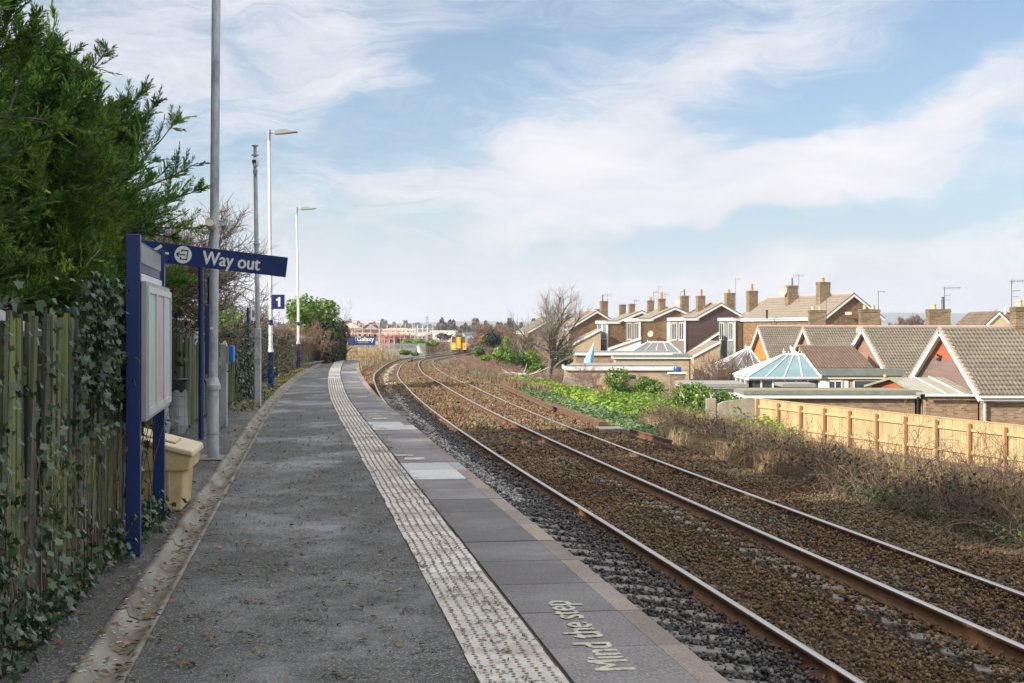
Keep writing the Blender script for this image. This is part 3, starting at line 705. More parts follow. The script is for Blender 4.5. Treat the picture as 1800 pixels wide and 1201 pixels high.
# ------------------------------------------------------------------ plants
def blobpts(n, c, r, shell=.55, lump=.25, floor=None):
    d=norm(rng.normal(size=(n,3))); 
    k=3; ph=rng.uniform(0,6.28,(k,3)); fr=rng.uniform(1.5,4,(k,3))
    l=sum(np.sin((d*fr[i]).sum(1)*2+ph[i].sum()) for i in range(k))/k
    rad=(shell+(1-shell)*rng.random(n)**.5)*(1+lump*l)
    p=np.asarray(c)+d*rad[:,None]*np.asarray(r)
    if floor is not None: p[:,2]=np.maximum(p[:,2],floor+rng.uniform(0,.1,n))
    return p, d
def curve_paths(starts, dirs, L, K=6, bend=.25, grav=0.):
    """random wandering polylines"""
    n=len(starts); d=norm(np.asarray(dirs,float)); p=np.asarray(starts,float).copy(); L=np.broadcast_to(L,(n,))
    out=[p.copy()]; drift=rng.normal(0,bend,(n,3))
    for k in range(K-1):
        d=norm(d+drift*.5+rng.normal(0,bend*.5,(n,3))+np.array([0,0,grav])); p=p+d*(L/(K-1))[:,None]; out.append(p.copy())
    return np.stack(out,1)
def subbranch(paths, per, spread, L, K=5, bend=.25, grav=0., t0=.25, up=0., taper=(1.15,.6)):
    n=len(paths); K0=paths.shape[1]; idx=np.repeat(np.arange(n),per); t=rng.uniform(t0,1,len(idx))*(K0-1)*.999
    i=t.astype(int); f=(t-i)[:,None]; s=paths[idx,i]*(1-f)+paths[idx,i+1]*f
    d=norm(paths[idx,i+1]-paths[idx,i]); d=norm(d+spread*rng.normal(size=d.shape)+np.array([0,0,up]))
    LL=np.broadcast_to(L,(n,))[idx]*rng.uniform(.5,1.2,len(idx))*(taper[0]-taper[1]*t/(K0-1))
    return curve_paths(s,d,LL,K,bend,grav), LL, idx
def bare_tree(name,label,base,H,mat=None,n1=9,n2=8,n3=7,n4=0,trunk_r=.14,trunk_h=.3,spread=.65,up=.25,lean=(0,0),group=None,bend=.2,twig=.006,cat='tree',barkmat=None,multi=1):
    mat=mat or m_twig; base=Vector(base); root=thing(name,label,cat,base,group); b=np.array(base)
    tp=[];  starts=b+rng.normal(0,.12*(multi>1),(multi,3))*np.array([1,1,0])
    td=np.array([[lean[0],lean[1],1.0]])+rng.normal(0,.25*(multi>1),(multi,3))
    T=curve_paths(starts,td,H*.62,7,.08,.05)
    A,La,_=subbranch(T,n1,spread,H*.52,6,bend,.02,trunk_h,up)
    B,Lb,_=subbranch(A,n2,spread*.9,H*.27,5,bend,.02,.2,up)
    C,Lc,_=subbranch(B,n3,spread,H*.14,4,bend*1.2,.02,.1,up)
    v1=merge([twig_tubes(T,np.full(len(T),trunk_r),np.full(len(T),trunk_r*.35),8),twig_tubes(A,np.full(len(A),trunk_r*.38),np.full(len(A),trunk_r*.1),5)])
    me=fast_mesh('trunk',*v1); me.polygons.foreach_set('use_smooth',[True]*len(me.polygons)); link('trunk',me,barkmat or m_bark,root)
    parts=[twig_tubes(B,np.full(len(B),trunk_r*.13),np.full(len(B),twig),3),twig_tubes(C,np.full(len(C),twig*1.3),np.full(len(C),twig*.6),3)]
    if n4:
        D,_,_=subbranch(C,n4,spread,H*.08,3,bend,.0,.1,up); parts.append(twig_tubes(D,np.full(len(D),twig),np.full(len(D),twig*.5),3))
    link('crown',fast_mesh('crown',*merge(parts)),mat,root); return root
def bush(name,label,c,r,n,size,mat,cat='bush',group=None,shell=.6,lump=.3,stems=True,ground=None,lobes=1,jit=.8):
    g=c[2]-r[2] if ground is None else ground; root=thing(name,label,cat,(c[0],c[1],g),group); P_=[];N_=[]
    for k in range(lobes):
        cc=np.array(c)+(rng.normal(0,.45,3)*np.array(r)*np.array([1,1,.6]) if lobes>1 else 0); rr=np.array(r)*(rng.uniform(.45,.7) if lobes>1 else 1)
        p,d=blobpts(n//lobes,cc,rr,shell,lump,g); P_.append(p);N_.append(d)
    p=np.concatenate(P_);d=np.concatenate(N_)
    link('foliage',fast_mesh('foliage',*leaves(p,size,d,jit)),mat,root)
    if stems:
        m=14; s=np.tile([c[0],c[1],g],(m,1))+rng.normal(0,.06,(m,3))*[1,1,0]; dd=np.stack([rng.normal(0,.5,m),rng.normal(0,.5,m),np.ones(m)],1)
        A=curve_paths(s,dd,r[2]*1.5,6,.15); link('stem',fast_mesh('stem',*twig_tubes(A,np.full(m,.03),np.full(m,.008),4)),m_bark,root)
    return root
def twig_bush(name,label,c,H,W,mat,n=26,n2=9,n3=5,group=None,cat='bush',th=.012,up=.15):
    root=thing(name,label,cat,c,group); s=np.tile(c,(n,1))+rng.normal(0,W*.22,(n,3))*[1,1,0]
    d=np.stack([rng.normal(0,W/H*.55,n),rng.normal(0,W/H*.55,n),np.ones(n)],1)
    A=curve_paths(s,d,H*rng.uniform(.6,1.05,n),7,.16,.0); B,_,_=subbranch(A,n2,.55,H*.38,5,.22,0,.15,up); C,_,_=subbranch(B,n3,.6,H*.18,4,.25,0,.1,up)
    v=merge([twig_tubes(A,np.full(len(A),th),np.full(len(A),th*.4),4),twig_tubes(B,np.full(len(B),th*.55),np.full(len(B),th*.3),3),twig_tubes(C,np.full(len(C),th*.4),np.full(len(C),th*.22),3)])
    link('branches',fast_mesh('branches',*v),mat,root); return root
def conifer_mesh(base, H, Rmax, nb=150, lean=(.1,.05), per=30, lobes=(), top=.04, seed=0):
    """branches sweep up and out; each carries flat sprays of narrow pointed fronds"""
    b=np.array(base); n=nb
    t=rng.random(n)**.8; z=.10*H+t*H*.88; az=rng.uniform(0,2*np.pi,n)
    prof=np.interp(t,[0,.2,.55,.85,1],[.78,1.0,.8,.42,top])*Rmax*rng.uniform(.6,1.38,n)
    el=np.interp(t,[0,.5,1],[.25,.55,1.15])+rng.normal(0,.12,n)
    s=np.stack([b[0]+lean[0]*z+rng.normal(0,.08,n),b[1]+lean[1]*z+rng.normal(0,.08,n),b[2]+z],1)
    d=np.stack([np.cos(az)*np.cos(el)+lean[0]*1.2,np.sin(az)*np.cos(el)+lean[1],np.sin(el)],1)
    L=prof/np.maximum(np.cos(el),.4)
    for (px,py,Y,L2,dx,dz) in lobes:
        q=np.array(P(px,py,Y)); dd=norm(np.array([[dx,rng.normal(0,.1),dz]]))[0]; s=np.concatenate([s,[q-dd*L2]]); d=np.concatenate([d,[dd]]); L=np.concatenate([L,[L2]])
    A=curve_paths(s,d,L,7,.10,.05)
    B,Lb,idx=subbranch(A,per,.55,np.maximum(L*.42,.4),5,.14,.06,.2,.18,(1.25,1.0))
    # fronds along every secondary shoot
    nf=22; N=len(B); K=B.shape[1]; tt=np.tile(np.linspace(.05,1,nf),N)*(K-1)*.999; bi=np.repeat(np.arange(N),nf); i=tt.astype(int); f=(tt-i)[:,None]
    p=B[bi,i]*(1-f)+B[bi,i+1]*f; d=norm(B[bi,i+1]-B[bi,i]); sd=norm(np.cross(d,np.array([0,0,1.0])+.5*rng.normal(size=(N,3))[bi]))
    sgn=np.where(np.arange(len(p))%2==0,1,-1)[:,None]; fd=norm(d*.9+sd*sgn*.75+rng.normal(0,.16,p.shape)+np.array([0,0,.10]))
    fl=(.19*(1.1-.55*tt/(K-1))*np.clip(Lb[bi]/.7,.6,1.6)*rng.uniform(.6,1.3,len(p)))[:,None]
    wd=norm(np.cross(fd,rng.normal(size=p.shape)))*.0062*(.7+.6*rng.random((len(p),1)))
    v=np.stack([p-wd*.6,p+fd*fl*.45-wd*1.4,p+fd*fl,p+fd*fl*.45+wd*1.4],1).reshape(-1,3); fr=(v,np.arange(4*len(p)).reshape(-1,4))
    wood=merge([twig_tubes(A,np.full(len(A),.03),np.full(len(A),.006),4)])
    trunk=curve_paths(b[None],np.array([[lean[0],lean[1],1.0]]),H*.95,8,.02)
    tk=merge([twig_tubes(trunk,np.array([.16]),np.array([.02]),8),wood])
    shoots=twig_tubes(B,np.full(N,.006),np.full(N,.003),3)
    m=int(2600*Rmax); zt=rng.random(m)**.9; rr=np.interp(zt,[0,.3,.7,1],[.62,.62,.4,.08])*Rmax*np.sqrt(rng.random(m)); aa=rng.uniform(0,6.283,m)
    q=np.stack([b[0]+lean[0]*zt*H+rr*np.cos(aa),b[1]+lean[1]*zt*H+rr*np.sin(aa),b[2]+.05*H+zt*H*.9],1)
    return merge([fr,shoots,leaves(q,.16,None,.7,.3)]), tk
def conifer(label, base, H, Rm, **k):
    root=thing('conifer_tree',label,'tree',base,'conifers behind the platform fence'); fo,tk=conifer_mesh(base,H,Rm,**k)
    link('crown',fast_mesh('crown',*fo),m_conif,root); link('trunk',fast_mesh('trunk',*tk),m_bark,root); return root
c1=conifer('tall dark conifer at the edge of the view, its top above the picture',(-7.35,15.6,-.1),7.6,1.85,nb=240,lean=(.06,.02),per=34,lobes=[(75,30,15.6,1.3,.35,1),(120,15,15.8,1.2,.9,.5),(105,110,15.6,1.3,1,.1),(118,160,15.6,1.5,1,.25)])
c2=conifer('conifer with one slender feathery spire leaning over the fence',(-6.95,19.6,-.1),5.2,1.45,nb=200,lean=(.10,.0),per=34,lobes=[(165,75,19.6,1.5,.28,1),(185,140,19.6,1.3,.4,1)])
c3=conifer('conifer whose long lowest branch reaches out towards the lamp pole',(-6.9,22.2,-.1),4.7,1.5,nb=210,lean=(.09,0),per=34,
    lobes=[(240,150,22.2,1.6,.2,1),(372,325,20.6,2.3,1,.16),(366,345,20.7,2.2,1,.12),(350,350,20.9,2.2,1,.2),(335,380,21.0,2.0,1,.12),(322,410,21.0,2.0,1,.1),(305,385,21,1.7,1,.15),(262,215,22,1.3,.8,.6),(270,250,22,1.3,.9,.4),(345,322,21.5,2.0,1,.34)])
def more_conifers():   # the row goes on behind the photographer's left shoulder and shades the platform
    for i,(x,y,s,rz,lab) in enumerate(((-6.3,9.6,1.12,1.0,'conifer continuing the row behind the mossy fence, beside the tallest'),(-6.3,5.0,1.2,2.2,'conifer of the row nearest the photographer'),(-6.5,-9.0,1.2,.9,'conifer of the row well behind the photographer'),(-6.5,.5,1.15,3.3,'conifer of the row behind the photographer'),(-6.4,-4.5,1.2,4.4,'conifer at the near end of the row behind the photographer'),(-8.9,12.6,1.15,5.2,'added shade conifer of the second row behind the tall dark one'),(-9.2,7.2,1.2,.4,'added shade conifer of the second row behind the mossy fence'),(-9.0,2.4,1.15,2.9,'added shade conifer of the second row level with the photographer'),(-9.2,-2.2,1.25,3.9,'added shade conifer of the second row behind the photographer'))):
        c=copy_tree(c1); c.location=(x,y,-.1); c.scale=(s,s,s); c.rotation_euler=(0,0,rz); c['label']=lab  # the second row is added out of view to plug sun gaps
more_conifers()
def shade_conifers():   # taller unseen trees, added left of the view to shade platform and tracks
    for i,(x,y,s,rz) in enumerate(((-11.4,12.5,1.45,.6),(-11.8,17.0,1.5,1.7),(-11.6,21.0,1.4,2.8),(-12.8,25.5,1.5,4.0),(-14.3,29.8,1.5,5.1),(-11.5,7.0,1.45,3.3),(-11.3,1.5,1.4,.2),(-11.5,-4.2,1.45,2.2),(-11.2,-9.5,1.5,4.4),(-11.6,-14.5,1.5,5.5),(-7.5,-14,1.4,1.1))):
        c=copy_tree(c2); c.location=(x,y,-.1); c.scale=(s*1.15,s*1.15,s*1.25); c.rotation_euler=(0,0,rz); c['label']='tall conifer added out of sight behind the fence to deepen the shade'; c['group']='tall conifers added for shade'
shade_conifers()
# ------------------------------------------------------------------ fences along the platform
def pale_fence(label, pts, h, pw=.085, gap=.085, lean=0.0, jitter=.03, mat=None, rails=2, name='timber_fence',side=1,post_every=2.4,zb=0):
    root=thing(name,label,'fence',(*pts[0],0)); b=MB(); rl=MB(); ps=[]
    for (x0,y0),(x1,y1) in zip(pts[:-1],pts[1:]):
        a=Vector((x0,y0,zb)); d=Vector((x1-x0,y1-y0,0)); L=d.length; ang=math.atan2(d.y,d.x); s=0
        while s<L-pw:
            hh=h+random.uniform(-jitter,jitter); M=frame(a+d*(s/L),ang)@Matrix.Rotation(lean+random.uniform(-.012,.012),4,'Y')@Matrix.Rotation(random.uniform(-.02,.02),4,'X')
            t=random.uniform(0,.012)
            # triangular-section pale
            b.prism([(0,0,.06),(pw,0,.06),(pw*.97,-.016*side-t,.06),(pw*.03,-.016*side-t,.06)],(0,0,hh-.06-random.uniform(0,.02)),M=M); s+=pw+gap*random.uniform(.7,1.3)-.06*0
        M=frame(a,ang)
        for z in ([.35,h*.8] if rails==2 else [.3,h*.55,h*.85]): rl.box((0,.015*side if side>0 else -.075,z-.05),(L,.075 if side>0 else -.015,z+.05),M=M)
        n=max(1,int(L/post_every))
        for k in range(n+1): ps.append((a+d*(k/n),ang))
    b.build('pales',mat or m_pale,root); rl.build('rail',m_pale,root)
    for p,ang in ps:
        q=MB(); q.box((-.05,.08*side if side>0 else -.18,-.3),(.05,.18 if side>0 else -.08,h*.97),M=frame(p,ang)); q.build('post',m_pale,root)
    return root
FA=[(-1.95,0.5),(-2.64,7.43),(-3.07,11.5),(-5.2,12.5)]
pale_fence('mossy grey timber pale fence overgrown with ivy beside the conifers',FA,1.72,gap=.03,lean=.035,side=1)
FB=[(-5.35,18.0),(-5.22,21.0),(-5.25,23.6)]
pale_fence('grey pale fence with a top rail behind the waste bag stand',FB,1.52,gap=.02,side=1)
FC=[(-5.45,24.3),(-5.75,27.5),(-6.35,33.6)]
pale_fence('greenish timber fence behind the blue call box',FC,1.38,gap=.01,side=1)
FD=[(-8.9,55.8),(-9.15,63.0),(-9.0,70.5)]
pale_fence('far grey plank fence past the second lamp column',FD,1.15,gap=.005,side=1,pw=.12)
# ivy and creepers ------------------------------------------------------------
def ivy_on(label, pts, n, zf, out=.10, size=.06, mat=None, clumps=12, name='ivy'):
    root=thing(name,label,'climbing plant',(*pts[0],0)); P_=[];N_=[]
    seg=[(Vector((*a,0)),Vector((*c,0))) for a,c in zip(pts[:-1],pts[1:])]; Ls=np.array([(c-a).length for a,c in seg]); pr=Ls/Ls.sum()
    st=[]; se=[]
    for k in range(clumps):
        a,c=seg[rng.choice(len(seg),p=pr)]; u=rng.random(); d=(c-a).normalized(); nrm_=Vector((d.y,-d.x,0)); p0=a+(c-a)*u
        zc=zf(rng.random()); m=int(n/clumps*rng.uniform(.5,1.5)); sx=rng.uniform(.08,.26); sz=rng.uniform(.15,.45)*(.25 if 'low ivy' in label else 1)
        lx=rng.normal(0,sx,m); lz=zc+rng.normal(0,sz,m); ly=np.abs(rng.normal(out*.5,out*.6,m))+.03
        P_.append(np.stack([p0.x+d.x*lx+nrm_.x*ly,p0.y+d.y*lx+nrm_.y*ly,np.clip(lz,.03,2.0-np.abs(rng.normal(0,.15,m)))],1)); N_.append(np.tile([nrm_.x,nrm_.y,.35],(m,1)))
        st.append((p0.x+nrm_.x*.06,p0.y+nrm_.y*.06,.02)); se.append((d.x*rng.normal(0,.3),d.y*rng.normal(0,.3),1))
    link('foliage',fast_mesh('foliage',*leaves(np.concatenate(P_),size,np.concatenate(N_),.6,.85,ivy=True)),mat or m_ivy,root)
    A=curve_paths(np.array(st),np.array(se)*[.35,.35,1],.95,8,.05); link('stem',fast_mesh('stem',*twig_tubes(A,np.full(len(A),.0045),np.full(len(A),.002),4)),m_bramb,root); return root
ivy_on('ivy climbing over the mossy pale fence nearest the viewer',[(-2.2,3),(-2.64,7.43),(-2.86,9.4)],1750,lambda u:.2+1.2*u,out=.08,size=.05,clumps=34)
ivy_on('thick ivy spilling over the fence top behind the poster board',[(-2.84,9.0),(-2.93,10.2)],1200,lambda u:1.2+.5*u**.7,out=.10,size=.055,clumps=15)
ivy_on('ivy on the dark stretch of fence behind the grit bin',[(-2.98,10.6),(-3.08,11.5)],600,lambda u:.2+1.5*u,out=.06,size=.065,clumps=9)
ivy_on('low ivy creeping along the foot of the pale fence',[(-2.25,4),(-2.64,7.43),(-3.05,11.15),(-3.2,12.5)],2600,lambda u:.02+.10*u,out=.12,size=.048,clumps=46)
ivy_on('ivy straggling over the recessed fence beside the waste bag',[(-5.30,18.6),(-5.22,21.2)],700,lambda u:1.0+.6*u,out=.1,size=.07,clumps=9)
ivy_on('ivy on the greenish fence next to the hedge',[(-6.0,30.5),(-6.35,33.6)],900,lambda u:.2+1.2*u,out=.15,size=.07,clumps=10)
tag(link('dark_backing_shrubbery',fast_mesh('dark_backing_shrubbery',*leaves(np.stack([rng.uniform(-6.3,-3.9,9000),rng.uniform(1,17.5,9000),rng.uniform(0,1.9,9000)],1)+np.stack([-.1*rng.uniform(0,1,9000),np.zeros(9000),np.zeros(9000)],1),.10)),m_ivyd),kind='stuff')
def hedge(label, pts, h, w, n, mat, size=.06, name='hedge', top=.2):
    root=thing(name,label,'hedge',(*pts[0],0)); P_=[]; N_=[]
    seg=[(np.array([*a,0.]),np.array([*c,0.])) for a,c in zip(pts[:-1],pts[1:])]; Ls=np.array([np.linalg.norm(c-a) for a,c in seg]); tot=Ls.sum()
    for (a,c),L in zip(seg,Ls):
        m=int(n*L/tot); d=(c-a)/L; nn=np.array([d[1],-d[0],0]); u=rng.random(m)[:,None]; face=rng.random(m)
        lump=(.10*np.sin(u[:,0]*L*2.3)+.07*np.sin(u[:,0]*L*5.1+1)); hh=h*(1+.6*lump*top/.2)
        zz=np.where(face<.7,rng.random(m)*hh,hh-np.abs(rng.normal(0,.12,m))); oo=np.where(face<.7,w*.5*(1-.35*(zz/hh)**3)+lump*.5-np.abs(rng.normal(0,.12,m)),rng.uniform(-w/2,w/2,m))
        P_.append(a+d*u*L+nn*oo[:,None]+np.array([0,0,1])*zz[:,None]); N_.append(np.where((face<.7)[:,None],nn,[0,0,1]))
    p=np.concatenate(P_); link('foliage',fast_mesh('foliage',*leaves(p,size,np.concatenate(N_),.7)),mat,root)
    s=p[rng.choice(len(p),140)]*[1,1,.2]; A=curve_paths(s,rng.normal(0,.4,(140,3))+[0,0,1],h*.9,6,.2); link('stem',fast_mesh('stem',*twig_tubes(A,np.full(140,.012),np.full(140,.004),3)),m_twig,root); return root
hedge('ivy covered hedge running behind the first white lamp column',[(-6.75,33.4),(-7.6,42),(-8.7,55.4)],1.42,.5,17000,m_ivyd,.085)
hedge('dark ivy mass covering the far end of the plank fence',[(-8.85,64.5),(-8.75,71.5)],1.75,.9,7000,m_ivyd,.11)
# bushes and trees behind the fence -------------------------------------------
bush('ivy_bush','bright green ivy crown rising above the far plank fence',(-9.7,66,1.9),(1.25,2.5,1.0),5200,.13,m_laurel,lobes=4,ground=0)
bush('ivy_bush','dark ivy bush sloping down to the end of the far fence',(-9.0,70,1.1),(.9,2.0,1.1),4200,.12,m_ivyd,lobes=3,ground=0)
twig_bush('twig_bush','pinkish tangle of dead stems behind the far plank fence',(-9.7,60,.3),1.9,3.0,m_twigr,n=60,n2=9,n3=5,th=.012)
twig_bush('twig_bush','brown twiggy shrub between the two white lamp columns',(-8.5,46,.4),2.1,2.2,m_bramb,n=40,n2=9,n3=5)
bush('yellow_bush','yellow green shrub behind the greenish fence',(-8.9,36,1.05),(1.1,3.5,1.2),3600,.09,m_yell,lobes=5,ground=0,shell=.4)
bush('green_bush','dark green ivy shrub beside the platform number sign',(-9.0,41,1.2),(.9,3.0,1.15),4200,.09,m_laurel,lobes=5,ground=0)
bare_tree('bare_tree','bare twiggy tree spreading over the sign from behind the fence',(-8.2,33,0),4.9,n1=22,n2=12,n3=9,trunk_r=.10,trunk_h=.34,spread=.8,up=.30,lean=(.16,0),mat=m_twigg,twig=.006,bend=.25,multi=3)
bare_tree('bare_tree','bare brown tree tangled behind the conifer and the tall pole',(-7.9,27,0),4.0,n1=20,n2=12,n3=9,trunk_r=.07,trunk_h=.4,spread=.8,up=.25,lean=(.08,0),mat=m_bramb,twig=.006,bend=.28,multi=3)
bare_tree('bare_tree','small bare tree behind the far hedge with thin arching twigs',(-9.4,50,0),3.3,n1=14,n2=9,n3=7,trunk_r=.06,trunk_h=.1,spread=.9,up=.05,mat=m_twig,twig=.006,multi=2)
twig_bush('twig_bush','thin straggling twigs overhanging the dark far ivy',(-8.9,70.5,1.2),1.9,1.4,m_twigg,n=18,n2=6,n3=4,th=.010)
# little white-boarded chalet seen through the gap above the recessed fence
def shed():
    t=thing('garden_chalet','pale shed with white slatted panels behind the recessed fence','shed',(-7.6,28.8,0))
    b=MB(); b.box((-8.3,28.5,0),(-6.6,30,1.78)); b.build('wall',m_cwht,t)
    b=MB(); M=frame((-7.45,29.2,1.80),0)@Matrix.Rotation(R(5),4,'Y'); b.box((-1.0,-.9,0),(1.05,.9,.07),M=M); b.build('roof',m_lead,t)
    for k in range(5):
        b=MB(); b.box((-7.05+k*.09,28.44,1.1),(-6.99+k*.09,28.495,1.66)); b.build('slat',m_white,t)
shed()
def hut():
    t=thing('lean_to_roof','dark pitched shed roof peeping above the mossy fence','shed',(-4.6,9.9,0))
    b=MB(); b.prism([(-5.6,9.4,0),(-3.78,9.4,0),(-3.78,9.4,1.62),(-4.6,9.4,2.05),(-5.6,9.4,1.62)],(0,1.6,0)); b.build('wall',m_dark,t)
    b=MB(); b.prism([(-4.62,9.3,2.06),(-3.66,9.3,1.58),(-3.66,9.3,1.62),(-4.62,9.3,2.11)],(0,1.8,0)); b.build('roof',m_lead,t)
hut()
# ------------------------------------------------------------------ platform furniture
def poster_board():
    o=Vector((-2.74,10.3,0)); A=.16; M=frame(o,A); t=thing('poster_board','blue framed double poster board with three narrow posters seen edge on','notice board',o)
    for y in (0,2.13):
        b=MB(); b.box((-.05,y-.05,0),(.05,y+.05,2.32),M=M); b.build('post',m_blue,t,bevel=.004)
    b=MB(); b.box((-.02,.055,2.06),(.02,2.075,2.29),M=M); h=b.build('header_panel',m_blue,t)
    b=MB(); b.box((.022,.10,2.13),(.026,2.03,2.27),M=M); b.build('header_face',m_grey,t)
    b=MB(); b.box((-.02,.055,1.99),(.03,2.075,2.05),M=M); b.build('light_strip',m_white,t)
    b=MB(); b.box((.052,-.02,.965),(.092,2.15,1.985),M=M); b.build('poster_case',m_grey,t,bevel=.006)
    for k,m in enumerate((m_post1,m_post2,m_post3)):
        y0=.02+k*.71; fr=MB()
        for a,c in (((.0925,y0,1.0),(.108,y0+.05,1.95)),((.0925,y0+.64,1.0),(.108,y0+.69,1.95)),((.0925,y0+.05,1.0),(.108,y0+.64,1.05)),((.0925,y0+.05,1.90),(.108,y0+.64,1.95))): fr.box(a,c,M=M)
        f=fr.build('poster_frame',m_alu,t)
        b=MB(); b.box((.0925,y0+.05,1.05),(.096,y0+.64,1.90),M=M); b.build('poster',m,f)
poster_board()
def way_out():
    Y=12.62; s=Y/2500; M=Matrix.Translation(P(376,455,Y))@Matrix.Rotation(R(6.8),4,'Y')
    t=thing('way_out_sign','blue way out sign with white lettering, drooping out from the poster board','sign',(-3.08,12.55,2.1))
    b=MB(); b.box((-3.10,12.46,2.18),(-3.04,12.60,2.29)); b.build('bracket',m_blue,t)
    b=MB(); b.box((-129*s,-.012,-17.6*s),(129*s,.012,17.6*s),M=M); p=b.build('sign_panel',m_blue,t,bevel=.002)
    me=text_mesh('Way out',33*s,.026,0,.86)
    xs=[v.co.x for v in me.vertices]; 
    me.transform(M@Matrix.Translation((-20*s-min(xs),-.0145,-11*s))@Matrix.Rotation(R(90),4,'X')); link('lettering',me,m_cream,p)
    b=MB(); b.add([M@Vector((-54*s+15.2*s*math.cos(a),-.0145,.5*s+15.2*s*math.sin(a))) for a in [6.2832*k/40 for k in range(40)]],[tuple(range(40))]); b.build('exit_roundel',m_cream,p)
    b=MB(); q=lambda x,z:M@Vector((-54*s+x*s,-.0165,.5*s+z*s))
    def bar(x0,z0,x1,z1,w):
        d=Vector((x1-x0,z1-z0)).normalized()*w*.5; nx,nz=-d.y,d.x
        b.quad(q(x0+nx,z0+nz),q(x1+nx,z1+nz),q(x1-nx,z1-nz),q(x0-nx,z0-nz))
    for a in ((-3,8,8.5,8,2),(8,8.9,7,-8.9,2),(7.9,-8,-4,-8,2),(-3,9,-3,4,2),(-4,-9,-4,-4,2),(-11.5,0,4,0,2),(-11.5,0,-6.5,4.5,2),(-11.5,0,-6.5,-4.5,2)): bar(*a)
    b.build('exit_symbol',m_blue,p)
    b=MB(); q=lambda x,z:M@Vector((-97*s+x*s,-.0145,-1*s+z*s))
    for a in ((-11,0,18,0,5.5),(-12,0,4,13,5.5),(-12,0,4,-13,5.5)): bar(*a)
    b.build('arrow',m_cream,p)
way_out()
def notice():
    o=Vector((-4.80,22.6,0)); t=thing('notice_board','dark blue notice case on round posts behind the tall pole','notice board',o); M=frame(Vector((-4.6,21.1,0)),.14)
    b=MB(); b.tube([(-4.58,20.95,0),(-4.58,20.95,2.55)],.040,14); b.build('post',m_blue,t,autosmooth=40)
    b=MB(); b.tube([(-4.80,22.6,0),(-4.80,22.6,2.45)],.040,12); b.build('post',m_blue,t,autosmooth=40)
    b=MB(); b.box((.04,.05,.95),(.11,1.5,1.98),M=M); c=b.build('notice_case',m_blue,t,bevel=.008)
    b=MB(); b.box((.111,.12,1.02),(.115,1.43,1.92),M=M); b.build('notice',m_post3,c)
    b=MB(); b.tube([M@Vector((.03,.0,.85)),M@Vector((.03,1.5,.85))],.028,10); b.build('crossbar',m_blue,t)
notice()
def grit_bin():
    o=Vector((-3.17,13.05,0)); M=frame(o,.12); t=thing('grit_bin','yellowed plastic grit bin with sloping lid under the poster board','grit bin',o)
    def hexa(b,x0,x1,y0,y1,z0,zl,zr,m=0,tap=0):
        b.add([M@Vector(p) for p in ((x0+tap,y0+tap,z0),(x1-tap,y0+tap,z0),(x1-tap,y1-tap,z0),(x0+tap,y1-tap,z0),(x0,y0,zl),(x1,y0,zr),(x1,y1,zr),(x0,y1,zl))],[(0,3,2,1),(4,5,6,7),(0,1,5,4),(1,2,6,5),(2,3,7,6),(3,0,4,7)],m)
    b=MB(); hexa(b,-.30,.20,-.36,.50,0,.42,.42,tap=.03); b.build('lower_body',m_grit,t,bevel=.018)
    for x in (-.09,.06):
        b=MB(); b.box((x-.008,-.362,.03),(x+.008,-.335,.40),M=M); b.build('rib',m_gritl,t)
    b=MB(); hexa(b,-.34,.26,-.40,.54,.36,.66,.505,tap=.015); b.build('upper_tub',m_grit,t,bevel=.02)
    b=MB(); M0=M; hexa(b,-.36,.275,-.415,.555,.0,.0,.0) if False else None
    b.add([M@Vector(p) for p in ((-.37,-.42,.655),(.285,-.42,.485),(.285,.56,.485),(-.37,.56,.655),(-.37,-.42,.715),(.275,-.42,.545),(.275,.56,.545),(-.37,.56,.715))],[(0,3,2,1),(4,5,6,7),(0,1,5,4),(1,2,6,5),(2,3,7,6),(3,0,4,7)]); l=b.build('lid',m_gritl,t,bevel=.018)
    b=MB(); b.add([M@Vector(p) for p in ((-.25,-.2,.6895),(.10,-.2,.5985),(.10,.3,.5985),(-.25,.3,.6895),(-.25,-.2,.702),(.10,-.2,.611),(.10,.3,.611),(-.25,.3,.702))],[(4,5,6,7),(0,1,5,4),(1,2,6,5),(2,3,7,6),(3,0,4,7)]); b.build('lid_panel',m_gritl,l)
grit_bin()
